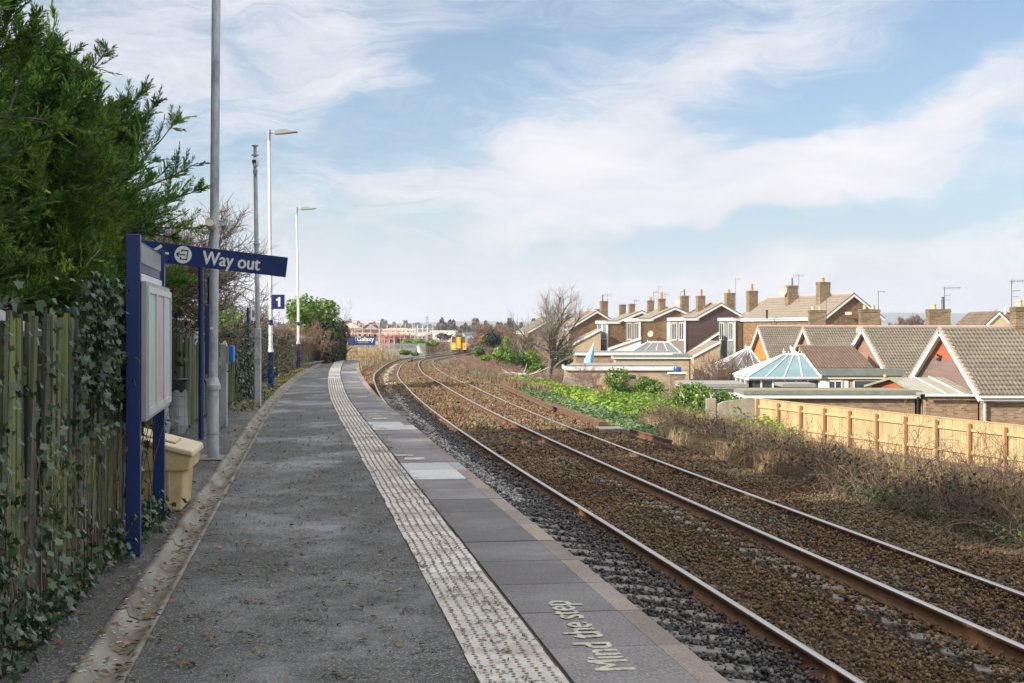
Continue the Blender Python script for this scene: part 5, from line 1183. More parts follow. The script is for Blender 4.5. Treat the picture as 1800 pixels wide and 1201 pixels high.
g1=flatbox('garage','long low brick garage with green felt roof edge behind the new fence','garage',10.0,17.05,60.2,62.4,1.65-113*60/2500,-3.3,m_bwg,.30,m_felt,m_upvc)
b=MB(); b.tube([(17.12,60.0,-1.3),(17.12,60.0,-3.2)],.05,8); b.build('downpipe',m_black,g1)
b=MB(); b.box((9.85,60.1,-1.045),(17.2,62.5,-1.02)); b.build('roof_chippings',surf('moss_gravel',(.26,.22,.15),(.18,.16,.09),6,.95,.5,30),g1)
flatbox('garage','flat roofed brick garage with white fascia in front of the far houses','garage',4.45,13.1,115,121,1.65-67*115/2500,-3.4,m_bwl,.42)
flatbox('garage','long dark roofed outbuilding row left of the distant conservatory','garage',5.9,14.6,131,134,1.65-43*131/2500,-3.4,m_bwg,.35)
flatbox('garage','lower dark roofed outbuilding with white fascia under the distant conservatory','garage',9.3,15.9,127.6,130.4,1.65-50*127.6/2500,-3.4,m_bwl,.3,m_felt)
flatbox('garage','small white edged store beside the blue glass conservatory','garage',8.6,11.2,69,73,1.65-99*70/2500,-3.3,m_cwht,.2)
flatbox('brick_store','small brick store with grey cap in front of the blue glass conservatory','store',13.2,14.3,68.3,70.0,1.65-100*68.3/2500,-3.3,m_bwg,.12,m_feltr,m_conc)
def lean_to():
    t=thing('lean_to','brick lean-to with mossy plastic sheet roof and small red gable','lean-to',(17.35,59.6,-3.3)); x0,x1,y0,ym,y1=17.35,19.52,59.6,64.2,68.6; ze=1.65-119*59.5/2500; zr=1.65-90*64.2/2500
    b=MB(); b.prism([(x0,y0,-3.3),(x0,y0,ze),(x0,ym,zr-.06),(x0,y1,ze),(x0,y1,-3.3)],(x1-x0,0,0)); b.build('wall',m_bwg,t)
    b=MB(); b.add([(x0-.04,y0+.2,ze+.04),(x0-.04,y1-.2,ze+.04),(x0-.04,ym,zr-.07)],[(0,1,2)]); b.build('red_gable',m_cred,t)
    b=MB(); up=.03
    for ya,yb in ((y0-.2,ym),(y1+.2,ym)):
        nn=24
        pts=[(x0-.3+(x1-x0+.3)*k/nn) for k in range(nn+1)]
        for k in range(nn): 
            h=lambda i:.018*(i%2)
            b.quad((pts[k],ya,ze-.02+up+h(k)),(pts[k+1],ya,ze-.02+up+h(k+1)),(pts[k+1],yb,zr+up+h(k+1)),(pts[k],yb,zr+up+h(k)))
    b.build('sheet_roof',m_polyy,t)
    b=MB(); b.prism([(x0-.32,y0-.2,ze+.02),(x0-.32,ym,zr+.05),(x0-.32,y1+.2,ze+.02),(x0-.32,y1+.2,ze-.08),(x0-.32,ym,zr-.06),(x0-.32,y0-.2,ze-.08)],(.03,0,0)); b.build('verge_board',m_polyy,t)
    b=MB()
    for u in (.35,.68): x=x0+(x1-x0)*u; b.tube([(x,y0-.2,ze+.055),(x,ym,zr+.075)],.03,6)
    b.build('glazing_bars',m_upvc,t)
    b=MB(); b.tube([(x0-.1,y0-.27,ze-.03),(x1+.05,y0-.27,ze-.03)],.055,8); b.build('gutter',m_upvc,t)
lean_to()
# ---- two storey terrace stepping away to the left
TA=R(12); tc,ts=math.cos(TA),math.sin(TA)
def unit(label,ox,oy,L,zr,ze,front,side,W=5.4,flat=1.2,chims=(),wins=((.35,1.5),(3.0,4.3)),fm=None,zg=-3.4,tile=None,wz=(.3,2.1),extra=None,sidewin=None):
    o=Vector((ox,oy,0)); M=frame(o,TA); t=thing('terrace_house',label,'house',(ox,oy,zg),'two storey terrace behind the bungalows'); T=lambda x,y,z:M@Vector((x,y,z))
    b=MB(); b.box((0,0,zg),(flat+W,L,ze-.35),M=M); b.build('wall',side,t)
    b=MB(); b.box((-.03,.02,zg+2.0),(-.001,L-.02,ze-.35),M=M); b.build('front_cladding',front,t)
    x0=flat; xm=flat+W/2; x1=flat+W
    if flat>0:
        b=MB(); b.box((-.22,-.12,ze-.34),(flat+.3,L+.0,ze-.03),M=M); b.build('fascia',m_upvc,t)
        b=MB(); b.box((-.26,-.16,ze-.028),(flat+.3,L+.0,ze+.03),M=M); b.build('flat_roof',m_feltr,t)
    else:
        b=MB(); b.box((-.25,-.1,ze-.34),(.0,L,ze-.06),M=M); b.build('fascia',m_upvc,t)
    b=MB(); b.prism([T(x0+.1,.02,ze-.34),T(x1,.02,ze-.34),T(x1,.02,ze-.02),T(xm,.02,zr-.06),T(x0+.1,.02,ze-.02)],T(0,L-.04,0)-T(0,0,0)); b.build('gable_wall',side,t)
    e=-.28 if flat==0 else 0; k=(zr-ze)/(W/2)
    tile_roof('roof',tile or m_tilef,[(T(x0+e,L,ze+e*k),T(x0+e,-.15,ze+e*k),T(xm,-.15,zr),T(xm,L,zr)),(T(x1+.25,-.15,ze-.25*k),T(x1+.25,L,ze-.25*k),T(xm,L,zr),T(xm,-.15,zr))],t,row=.4,wave=.015,step=.045,spc=2,tw=.35)
    for sg in (-1,1):
        xe=x0+e if sg<0 else x1+.25; zz=ze+(e*k if sg<0 else -.25*k); a=T(xe,-.2,zz); c=T(xm,-.2,zr); b=MB(); dv=Vector((0,0,-.24)); wv=T(0,.05,0)-T(0,0,0)
        b.prism([a+Vector((0,0,-.02)),c+Vector((0,0,-.02)),c+dv,a+dv],wv); b.build('barge_board',m_upvc,t)
        b=MB(); b.prism([a+Vector((0,0,.10)),c+Vector((0,0,.10)),c+Vector((0,0,-.02)),a+Vector((0,0,-.02))],wv*1.2); b.build('verge',m_tileb,t)
    b=MB(); b.tube([T(xm,-.15,zr+.02),T(xm,L,zr+.02)],.12,8); b.build('ridge_tiles',m_verge,t)
    for (px,py,w,pots,yy) in chims:
        q=P(px,py,oy+yy); x=q.x; yv=oy+yy; chimney(t,x,yv,ze+.2,q.z,w,w*.9,pots,TA)
    MF=M@Matrix.Rotation(R(-90),4,'Z')          # local plane facing -x'
    for s0,s1 in wins: window(t,MF,-s1,-s0,wz[0],wz[1],2,fm,y=-.031)
    if sidewin: window(t,M,*sidewin)
    return t,M
u1,M1=unit('end terrace house with big brick flank and two tall chimneys',27.3,124,19.6,4.55,2.55,m_bw,m_bw,W=5.3,flat=0,wins=(),
    chims=[(1447,497,1.0,((0,'t'),),5),(1391,503,.98,((.1,'s'),),12)])
u2,M2=unit('terrace house with grey green hung tiles and two white windows',22.5,143.6,4.7,4.35,2.6,m_cgrn,m_bw,W=5.6,flat=2.0,chims=[(1322,512,.95,((0,'k'),),2.2),(1282.5,516,.9,((-.1,'t'),),6)])
u3,M3=unit('terrace house with dark brown boarded flank and light brown front',17.9,147.1,5.3,4.1,2.65,m_cbrl,m_cbrn,chims=[(1231.5,521,.8,((.1,'k'),),3),(1203,521,.8,((0,'s'),),6)],wins=((.2,1.7),(2.6,4.1)))
u4,M4=unit('terrace house with brown front, pale green windows and brick flank',13.65,151.7,5.3,3.75,2.6,m_cgry,m_bw,chims=[(1163,526,.68,((0,'k'),),3),(1143.5,529,.66,((0,'t'),),6)],wins=((.3,1.6),(3.0,4.4)),fm=surf('pale_green_frames',(.42,.55,.44),(.5,.6,.5),3,.5))
u5,M5=unit('terrace house with pale blue boards, white windows and brick flank',10.5,156.5,4.2,3.4,2.35,m_cblu,m_bw,chims=[(1110.5,535,.62,(),3),(1094,536,.66,(),6)],wins=((.3,1.5),(2.3,3.7)))
u6,M6=unit('cream terrace house with long roof half hidden by the bare tree',6.6,163,6.5,3.5,1.6,m_bwl,m_bw,W=6.5,flat=0,chims=[(1061.5,530,.80,((-.2,'s'),),4),(1049,544,.55,(),8),(1041,549,.5,(),10)],wins=((1,2.4),(3.6,5)),wz=(-.9,.6),tile=m_tilef)
u7,M7=unit('far brown roofed terrace house behind the bare tree branches',1.9,172,7,2.9,1.1,m_bwl,m_bw,W=6.5,flat=0,chims=[(1008,556,.6,(),4),(998,557,.5,(),8)],wins=((1,2.4),),wz=(-1.4,.2),tile=m_tile)
def terrace_bits():
    a=P(1404,482,134); aerial(u1,a.x,134,3.4,a.z,2); a=P(1293,490,150); aerial(u2,a.x,150,3,a.z,1); a=P(1157,504,157); aerial(u4,a.x,157,2.6,a.z,1); a=P(1149,513,158); aerial(u4,a.x,158,2.6,a.z,0,.6)
    a=P(1169,516,155); aerial(u4,a.x,155,2.6,a.z,2); a=P(1068,517,167); aerial(u6,a.x,167,2.2,a.z,2); a=P(1115,528,160); aerial(u5,a.x,160,2.3,a.z,0,.6); a=P(1197,512,152); aerial(u3,a.x,152,3,a.z,1)
    dish(u1,P(1377,511,136),.48,(-.75,-.65,.1)); dish(u3,P(1191,532,151),.42,(-.75,-.6,.2))
    c=P(1143,587,151.6); dish(u4,c-Vector((0,.3,0)),.36,(-.6,-.8,.2))
    # vents and boxes
    b=MB(); p=P(1348,553,134); b.lathe(p,[(.1,-.4),(.1,.3),(.13,.31),(.13,.42)],10); b.build('roof_vent',m_black,u1)
    b=MB(); p=P(1491,551,124); b.box((p.x-.25,123.8,p.z-.12),(p.x+.25,124.1,p.z+.12)); b.build('alarm_box',m_ucream,u1)
    for u,M,z in ((u2,M2,2.2),(u3,M3,2.3),(u4,M4,2.2),(u5,M5,1.9)):
        b=MB(); b.box((-.08,-.09,-3),(.06,.05,z),M=M); b.build('corner_board',m_upvc,u)
    b=MB(); q=M1@Vector((-.12,19.4,0)); b.tube([(q.x,q.y,2.4),(q.x,q.y,-3)],.06,6); b.build('downpipe',m_black,u1)
    # white boxed bay window at the corner of the brown fronted house
    b=MB(); b.box((3.0,-.9,-2),(4.1,-.02,2.2),M=M4); bay=b.build('bay_window',m_upvc,u4); b=MB(); b.box((3.12,-.93,.3),(3.98,-.905,1.9),M=M4); b.build('pane',m_bglass,bay)
terrace_bits()
def wedge(name,label,pl,pr,Y0,Y1,side,roof,zg=-3.4,verge=None,cat='lean-to'):
    xl,zl=XZ(*pl,Y0); xr,zr=XZ(*pr,Y0); t=thing(name,label,cat,(xl,Y0,zg)); b=MB(); b.prism([(xl,Y0,zg),(xr,Y0,zg),(xr,Y0,zr-.12),(xl,Y0,zl-.12)],(0,Y1-Y0,0)); b.build('wall',side,t)
    tile_roof('roof',roof,[((xl-.2,Y1,zl-.05),(xl-.2,Y0-.1,zl-.05),(xr,Y0-.1,zr),(xr,Y1,zr))],t,row=.4,wave=.012,step=.04,spc=2,tw=.35)
    b=MB(); b.prism([(xl-.25,Y0-.14,zl-.03),(xr,Y0-.14,zr+.03),(xr,Y0-.14,zr-.2),(xl-.25,Y0-.14,zl-.26)],(0,.035,0)); b.build('barge_board',verge or m_upvc,t); return t
wedge('lean_to','long catslide lean-to with a white barge board against the dark boarded flank',(1200,628),(1264,584),145.2,146.6,m_cbrn,m_tileb)
wedge('lean_to','pale roofed porch below the grey green house front',(1220,626),(1266,600),136,142.6,m_bwl,m_tilef)
wedge('lean_to','white sided lean-to with reddish tiled roof against the brick flank',(1072,612),(1127,593),149.2,151.3,m_cwht,m_tileb)
wedge('lean_to','buff roofed catslide extension just right of the bare tree',(1000,609),(1056,578),152.5,161,m_bwl,m_tilef)
def right_house():   # cream gable and brown roof at the right edge, beyond the nearest bungalow
    Y=125; x,z=XZ(1756,549,Y); t=thing('cream_house','cream gabled house behind the nearest bungalow ridge','house',(x,Y,-3.4)); b=MB(); xe=x-1.05; xr=x+1.0
    b.prism([(x-1.4,Y,-3.4),(x+1.4,Y,-3.4),(x+1.4,Y,z-1.3),(x,Y,z-.1),(x-1.4,Y,z-1.3)],(0,8,0)); b.build('wall',surf('cream_render',(.52,.42,.24),(.46,.37,.2),2,.8),t)
    tile_roof('roof',m_tileb,[((x+7.5,Y+.5,z-1.5),(x+7.5,Y+.45,z-1.5),(x+7.5,Y+3,z),(x+7.5,Y+3,z)) if False else ((x+1.0,Y+.2,z-1.2),(x+9,Y+.2,z-1.2),(x+9,Y+3.6,z),(x+.2,Y+3.6,z))],t)
    for s in (-1,1):
        b=MB(); a=Vector((x+s*1.6,Y-.15,z-1.5)); c=Vector((x,Y-.15,z)); b.prism([a,c,c+Vector((0,0,-.2)),a+Vector((0,0,-.2))],(0,.05,0)); b.build('barge_board',m_upvc,t)
    tile_roof('roof_slope',m_tileb,[((x+1.6,Y-.1,z-1.45),(x+1.6,Y+8,z-1.45),(x,Y+8,z+.05),(x,Y-.1,z+.05)),((x-1.6,Y+8,z-1.45),(x-1.6,Y-.1,z-1.45),(x,Y-.1,z+.05),(x,Y+8,z+.05))],t)
    b=MB(); p=P(1767,543,Y+3); b.tube([(p.x,Y+3,z-.6),(p.x,Y+3,p.z)],.12,8); b.build('flue',m_upvc,t)
right_house()
# ---- garden things
def new_fence():
    a=Vector((10.2,58.8,-2.8)); c=Vector((16.8,38.4,-2.8)); d=c-a; L=d.length; ang=math.atan2(d.y,d.x); M=frame(a,ang); t=thing('board_fence','new pale timber board fence with posts facing the railway','fence',a); h=1.45
    b=MB(); s=0
    while s<L:
        w=.128; b.box((s,.02,.05),(s+.128,.04,h+random.uniform(-.006,.006)),M=M); s+=.146
    b.build('boards',m_wood,t)
    b=MB(); b.box((0,-.0,h+.008),(L,.07,h+.045),M=M); b.build('cap_rail',m_woodp,t)
    for z in (.45,h-.28): b=MB(); b.box((0,-.045,z-.045),(L,.018,z+.045),M=M); b.build('rail',m_wood,t)
    n=12
    for k in range(n+1):
        b=MB(); s=L*k/n; b.box((s-.05,-.15,-.2),(s+.05,-.047,h-.05 if k else h+.05),M=M); b.build('post',m_woodp,t,bevel=.006)
new_fence()
def rwall():
    a=P(1264,0,62); x0=8.55; b=MB(); o=Vector((x0,59.0,-2.95)); pts=[(0,0),(1.7,0),(1.7,1.62),(1.25,1.66),(.9,1.60),(.5,1.55),(.2,1.5),(0,1.4)]
    b.prism([o+Vector((x,0,z)) for x,z in pts],(0,.25,0)); t=b.build('rendered_wall',m_wall2,origin=o,bevel=.02); tag(t,'crumbling grey rendered wall at the left end of the new fence','wall')
    b=MB(); b.box((7.85,57.4,-3.2),(8.25,57.75,-1.25)); tag(b.build('brick_pier',m_wall2,origin=(8.05,57.6,-3.2),bevel=.02),'square stone pier wrapped in ivy left of the rendered wall','pier')
    b=MB(); 
    b.box((5.6,88,-3.2),(5.95,88.3,-1.9)); tag(b.build('brick_pier',m_bwr,origin=(5.8,88.1,-3.2)),'narrow pinkish brick pier between two bright ivy mounds','pier')
rwall()
def garden_things():
    x,z=XZ(1043,637,124); t=thing('garden_parasol','folded light blue parasol with white dots above the garage roof','parasol',(x,124,-3.4))
    zt=1.65-30*124/2500; b=MB(); b.tube([(x,124,-3.4),(x,124,zt+.1)],.035,8); b.build('pole',m_upvc,t)
    b=MB(); n=14; vs=[];fs=[]
    rows=[(.02,zt,0),(.12,zt-.3,-.05),(.24,zt-.8,-.2),(.36,zt-1.3,-.38),(.40,zt-1.62,-.42)]
    for r,zz,dx in rows:
        for k in range(n): a=6.2832*k/n; rr=r*(1+.16*math.cos(5*a)); vs.append((x+dx-.02+rr*math.cos(a),124+rr*math.sin(a),zz))
    for i in range(len(rows)-1):
        for k in range(n): fs.append((i*n+k,i*n+(k+1)%n,(i+1)*n+(k+1)%n,(i+1)*n+k))
    b.add(vs,fs); c=b.build('canopy',m_umb,t,smooth=True)
    b=MB()
    for k in range(9):
        u=random.uniform(.35,1); zz=zt-1.6*u; q=Vector((x-.42*u*1.0+random.uniform(-.16,.16)*u,124-.42*u-.02,zz)); b.add([q+Vector((.035*math.cos(a),0,.035*math.sin(a))) for a in [6.2832*i/8 for i in range(8)]],[tuple(range(8))[::-1]])
    b.build('dots',m_upvc,c)
    x,z=XZ(1190.5,655,113); b=MB(); b.lathe((x,113,z-1.4),[(.26,0),(.3,.08),(.33,.3),(.3,.33),(.33,.36),(.33,1.2),(.3,1.24),(.33,1.27),(.31,1.75),(.27,1.85),(.0,1.86)],18); tag(b.build('water_barrel',m_barrel,origin=(x,113,z-1.4),autosmooth=35),'blue plastic barrel standing at the end of the white edged garage','barrel')
    x,z=XZ(1100,660,104); 
    b=MB(); b.box((x-1.1,103.4,-3.4),(x+.9,104.9,z-.26)); tag(b.build('log_store',m_dboard,origin=(x,104,-3.4)),'low dark store almost buried in ivy in front of the garage','store')
    b=MB(); b.tube([(x-.75,104.2,z-.10),(x+.72,103.9,z-.10)],.15,16); tag(b.build('felt_roll',m_black,origin=(x,104,z-.25),autosmooth=40),'black roll of roofing felt lying above the ivy','roll')
    x,z=XZ(1190,655,109); b=MB(); b.box((x-.6,108.6,-3.4),(x+.6,109.2,z-.1)); p=b.build('brick_plinth',m_bwg,origin=(x,109,-3.4)); tag(p,'low brick plinth with a white cap below the blue barrel','plinth')
    b=MB(); b.box((x-.7,108.5,z-.099),(x+.7,109.3,z+.02)); b.build('cap',m_upvc,p)
garden_things()
# ---- right bank vegetation
def bank():
    # d: metres to the right of the far track's left rail
    def world(n,y0,y1,d0,d1,pw=1.0):
        y=y0+(y1-y0)*rng.random(n)**pw; d=rng.uniform(0,1,n)*(np.asarray(d1(y))-np.asarray(d0(y)))+np.asarray(d0(y)); X=cx(y)+d; return X,y,d
    c_=lambda v:(lambda y: np.full_like(y,v))
    def lump(X,Y,a): return a*(.5+.5*np.sin(X*1.1+.5*np.sin(Y*.35))*np.sin(Y*.42+1.3))+a*.35*np.sin(X*2.3+Y*.9)
    low=lambda y: np.interp(y,[24,34,40,60,100,160],[4.4,4.2,3.4,3.3,3.2,3.3])
    # cool green ground ivy spreading to the ballast edge
    X,Y,d=world(30000,36,100,low,lambda y:np.interp(y,[36,45,55,70,100],[6.3,8.2,11.5,12,6.]),1.15); h=np.clip(lump(X,Y,.28),0,1)*np.clip((d-3.2)/1.2,0,1)
    tag(link('ground_ivy',fast_mesh('ground_ivy',*leaves(np.stack([X,Y,tz(X,Y)+.05+h*rng.random(len(X))**.4],1),.12,np.tile([0,0,1.],(len(X),1)),.6,.8)),m_ivyg),kind='stuff')
    X,Y,d=world(12000,18,26.5,lambda y:np.interp(y,[18,26],[3.7,3.9]),lambda y:np.interp(y,[18,26],[5.3,4.9]))
    tag(link('ground_ivy_patch',fast_mesh('ground_ivy_patch',*leaves(np.stack([X,Y,tz(X,Y)+.03+.22*rng.random(len(X))**1.5],1),.05,np.tile([0,0,1.],(len(X),1)),.6,.8)),m_ivyg),kind='stuff')
    # brambles: arching canes and fine dead stems
    def brambles(name,n,y0,y1,d0,d1,L,mat,th,pw=1.0,sub=5,hfac=1.0):
        X,Y,d=world(n,y0,y1,d0,d1,pw); s=np.stack([X,Y,tz(X,Y)],1); a=rng.uniform(0,6.283,n); dd=np.stack([.5*np.cos(a),.5*np.sin(a),np.full(n,1.15*hfac)],1)
        A=curve_paths(s,dd,L*rng.uniform(.6,1.2,n),9,.16,-.19); A[:,:,2]=np.maximum(A[:,:,2],tz(A[:,:,0],A[:,:,1])+.02)
        B,_,_=subbranch(A,sub,.7,L*.38,5,.25,-.03,.15,.1); v=[twig_tubes(A,np.full(n,th),np.full(n,th*.45),3),twig_tubes(B,np.full(len(B),th*.55),np.full(len(B),th*.3),3)]
        tag(link(name,fast_mesh(name,*merge(v)),mat),kind='stuff'); return A,B
    dlo=lambda y:np.interp(y,[20,26,31,36,42,48],[3.7,3.6,3.7,4.0,4.7,5.4])
    A,B=brambles('bramble_thicket',7600,18.5,47,dlo,lambda y:np.interp(y,[20,30,38,43,47],[14,15,13.5,10,8]),1.0,m_bramb,.008,sub=9)
    brambles('brambles_by_fence',700,30,46,lambda y:np.interp(y,[30,46],[8.5,7.5]),lambda y:np.interp(y,[30,38,46],[14,13,9.5]),1.45,m_bramb,.009,sub=7)
    brambles('tall_bramble_canes',1700,18.5,33,lambda y:np.interp(y,[18,33],[5.2,7]),lambda y:np.interp(y,[18,33],[13,14]),1.9,m_bramb,.009,sub=7)
    p=B[rng.choice(len(B),62000)][:,3]; p=p[p[:,2]<tz(p[:,0],p[:,1])+.75]; p=p+rng.normal(0,.05,p.shape); tag(link('bramble_leaves',fast_mesh('bramble_leaves',*leaves(p,.06)),leafm('bramble_leaf',[(.015,.025,.012),(.035,.045,.022),(.085,.05,.03),(.035,.07,.022)],.8,.15)),kind='stuff')
    brambles('dead_stalks',1500,80,118,lambda y:np.interp(y,[80,118],[4.6,4.2]),lambda y:np.interp(y,[80,118],[12,9]),1.0,m_twigr,.011,sub=6)
    brambles('dead_stalks_mid',600,40,58,lambda y:np.interp(y,[40,58],[8.6,10.6]),lambda y:np.interp(y,[40,58],[12.3,13.]),.5,m_bramb,.009,sub=6)
    brambles('dead_stalks_far',1100,110,215,c_(3.6),lambda y:np.interp(y,[110,160,215],[13,14,15]),1.3,m_twigr,.018,sub=6)
    # dry grass
    X,Y,d=world(26000,29,52,lambda y:np.interp(y,[33,38,46,52],[3.6,3.6,5.0,6.4]),lambda y:np.interp(y,[33,42,52],[6.4,8.8,9.5]))
    tag(link('dry_grass',blade_mesh('dry_grass',np.stack([X,Y,tz(X,Y)],1),.42,.012,.35),m_dryg),kind='stuff')
    X,Y,d=world(5000,17.5,22,lambda y:np.interp(y,[19,30],[4.4,5.0]),lambda y:np.interp(y,[19,30],[8,7.0])); tag(link('dry_grass_near',blade_mesh('dry_grass_near',np.stack([X,Y,tz(X,Y)],1),.6,.009,.45),m_dryg),kind='stuff')
    X,Y,d=world(6000,30,46,lambda y:np.interp(y,[30,38,46],[4.6,4.4,6.5]),lambda y:np.interp(y,[30,38,46],[5.6,6.2,8])); tag(link('green_grass',blade_mesh('green_grass',np.stack([X,Y,tz(X,Y)],1),.34,.014,.3),m_grass),kind='stuff')
    X,Y,d=world(20000,68,160,lambda y:np.interp(y,[68,100,160],[3.3,3.3,3.4]),lambda y:np.interp(y,[68,100,160],[12,13,13])); tag(link('dry_grass_far',blade_mesh('dry_grass_far',np.stack([X,Y,tz(X,Y)],1),.5,.035,.4),m_drygd),kind='stuff')
    X,Y,d=world(17000,21,46,lambda y:np.interp(y,[21,45],[4.5,6]),lambda y:np.interp(y,[21,45],[13,11])); tag(link('tangled_grass',blade_mesh('tangled_grass',np.stack([X,Y,tz(X,Y)],1),.85,.012,.5),m_dryg),kind='stuff')
    X,Y,d=world(8000,84,150,c_(3.5),lambda y:np.interp(y,[84,150],[7,6.5])); h=np.clip(lump(X,Y,.35),0,1)
    tag(link('far_ground_ivy',fast_mesh('far_ground_ivy',*leaves(np.stack([X,Y,tz(X,Y)+.05+h*rng.random(len(X))],1),.20,np.tile([0,0,1.],(len(X),1)),.6,.8)),m_ivyg),kind='stuff')
    # bright ivy mounds
    P_=[];N_=[]
    for k in range(240):
        y=rng.uniform(44,86); d=rng.uniform(np.interp(y,[44,50,86],[6.0,5.4,5.0]),np.interp(y,[44,50,58,66,86],[8.0,10.5,13.6,14.5,13.5])); x=float(cx(y))+d; r=rng.uniform(.5,1.1)
        m=int(560*r); p,dn=blobpts(m,(x,y,float(tz(x,y))+.1),(r,r*1.5,r*(.55+.045*max(0,d-5))),.7,.25); keep=p[:,2]>tz(p[:,0],p[:,1]); P_.append(p[keep]); N_.append(dn[keep])
    tag(link('ground_ivy_mounds',fast_mesh('ground_ivy_mounds',*leaves(np.concatenate(P_),.135,np.concatenate(N_)+[0,0,.4],.6,.85)),m_ivyb),kind='stuff')
bank()
def bsh(label,px,py,Y,rx,ry,rz,n,size,mat,**k):
    x,z=XZ(px,py,Y); g=float(tz(x,Y)); return bush('shrub',label,(x,Y,z),(rx,ry,rz),n,size,mat,ground=g,**k)
bsh('rounded bright ivy clump left of the pinkish brick pier',1086,688,84,1.15,1.2,.95,2600,.14,m_laurel,lobes=3)
bsh('bright ivy clump right of the pinkish brick pier',1140,685,86,1.3,1.2,.75,2400,.14,m_laurel,lobes=3)
bsh('tall bright ivy clump against the stone pier',1222,700,64,.85,1.0,.95,2600,.12,m_laurel,lobes=3)
bsh('ivy spilling down beside the rendered wall',1258,722,60,.85,.9,.85,2600,.11,m_laurel,lobes=4)
bsh('ivy on the left of the mound field, low and yellow',945,688,84,1.5,1.5,.55,2200,.14,m_ivyb,lobes=3)
bsh('yellow flowering patch on the ivy mound',965,680,80,.7,.7,.35,800,.10,m_yell,stems=False)
twig_bush('twig_bush','large leafless brown shrub in front of the blue glass conservatory',(*[G(1283,712,-2.9)[i] for i in (0,1)],-2.9),3.0,2.6,m_bramb,n=60,n2=12,n3=7,th=.016)
twig_bush('twig_bush','pale dead twigs sticking up between the ivy mounds',(*[P(1190,0,76)[i] for i in (0,1)],-2.8),1.7,1.5,m_twig,n=30,n2=7,n3=4,th=.014)
twig_bush('twig_bush','thin dead stems on the left of the white edged garage',(5.0,101,-2.7),1.9,2.6,m_twigr,n=44,n2=7,n3=4,th=.014)
bx=P(964,0,108); bt=bare_tree('bare_tree','pollarded bare tree with upright shoots in front of the far houses',(bx.x,108,-2.6),7.6,n1=26,n2=11,n3=7,trunk_r=.24,trunk_h=.10,spread=.80,up=.55,twig=.008,mat=m_twigg,bend=.10,lean=(.10,0),barkmat=m_bark)
bsh('green laurel bush left of the pollarded tree',915,628,104,1.25,1.3,1.0,2600,.16,m_laurel,lobes=4)
bsh('dark leafed bush behind the pollarded tree trunk',988,628,112,1.1,1.2,.6,2400,.16,m_laurel,lobes=4)
bsh('laurel under the right of the pollarded tree',945,645,100,.8,.8,.5,1300,.14,m_laurel,lobes=2)
bsh('dark evergreen shrub standing right of the train',874,599,150,1.1,1.1,1.15,2600,.18,m_everg,lobes=3)
bsh('bright green shrub between train and dark evergreen',846,614,140,.8,.8,.65,1300,.16,m_laurel,lobes=3)
bsh('narrow yellow green cypress leaning beside the dark evergreen',889,606,140,.28,.28,.75,900,.12,m_ivyb)
bsh('low yellow green bush under the bright shrub',858,628,125,.8,.6,.3,800,.15,m_ivyb,lobes=2)
bsh('orange brown shrub behind the bright green shrub',850,600,175,1.3,1.2,1.0,1500,.2,leafm('rusty',[(.20,.10,.03),(.30,.18,.06),(.2,.2,.05)],.5,.2),lobes=3)
bare_tree('bare_tree','pinkish leafless tree above the dark evergreen shrub',(P(868,0,190).x,190,-3),5.6,n1=14,n2=10,n3=8,n4=0,trunk_r=.2,trunk_h=.15,spread=.75,up=.2,twig=.02,mat=m_twigr,multi=3)
bare_tree('bare_tree','brown leafless scrub tree behind the pollarded tree',(P(915,0,165).x,165,-3.2),5.0,n1=14,n2=10,n3=8,trunk_r=.16,trunk_h=.12,spread=.85,up=.1,twig=.018,mat=m_twig,multi=4)
bare_tree('bare_tree','low leafless scrub tree between evergreen and pollarded tree',(P(893,0,150).x,150,-3.2),3.9,n1=14,n2=10,n3=8,trunk_r=.12,trunk_h=.12,spread=.9,up=.1,twig=.016,mat=m_twig,multi=4)
bare_tree('bare_tree','round crowned bare tree on the skyline beyond the nearest bungalow',(P(1742,0,300).x,300,-3.4),9.0,n1=18,n2=12,n3=9,trunk_r=.35,trunk_h=.15,spread=.85,up=.15,twig=.04,mat=m_twigg)
for px,h,lab in ((1584,5.2,'leftmost of three slim bare poplars on the skyline'),(1598,5.8,'middle one of three slim bare poplars on the skyline'),(1611,6.4,'tallest slim bare poplar on the skyline beside a chimney')):
    bare_tree('poplar_tree',lab,(P(px,0,430).x,430,-3.4),h+2.5,n1=26,n2=10,n3=6,trunk_r=.2,trunk_h=.1,spread=.28,up=.9,twig=.05,mat=m_twigr,group='poplars on the skyline')
def logs():
    t=thing('branch_pile','bleached cut branches heaped on the bank below the laurel','branch pile',(P(910,0,97).x,97,-2.4)); s=np.array([[P(rng.uniform(893,935),0,97).x,97+rng.normal(0,.5),-2.0+rng.uniform(0,.5)] for _ in range(40)]); d=rng.normal(0,1,(40,3))*[1,.6,.35]
    A=curve_paths(s,d,rng.uniform(.6,1.7,40),5,.12); link('branches',fast_mesh('branches',*twig_tubes(A,np.full(40,.05),np.full(40,.02),5)),surf('bleached_wood',(.42,.36,.28),(.52,.46,.37),3,.9),t)
    x=P(962,0,99).x; b=MB(); pts=[(0,0),(3.0,0),(2.9,.2),(2.0,.75),(1.0,.62),(.2,.3)]; b.prism([Vector((x-2.4+u,99,-2.6+w)) for u,w in pts],(0,.9,0)); tag(b.build('concrete_slab',m_wall2,origin=(x,99,-2.6),bevel=.05),'tilted slab of pale concrete beside the pollarded tree','rubble')
    x=P(985,0,100).x; b=MB(); b.prism([Vector((x+u,100,-2.6+w)) for u,w in ((0,0),(2.4,0),(2.2,.35),(1.2,.62),(.3,.8))],(0,.8,0)); tag(b.build('concrete_slab',m_wall2,origin=(x,100,-2.6),bevel=.05),'broken concrete lump left of the white edged garage','rubble')
logs()

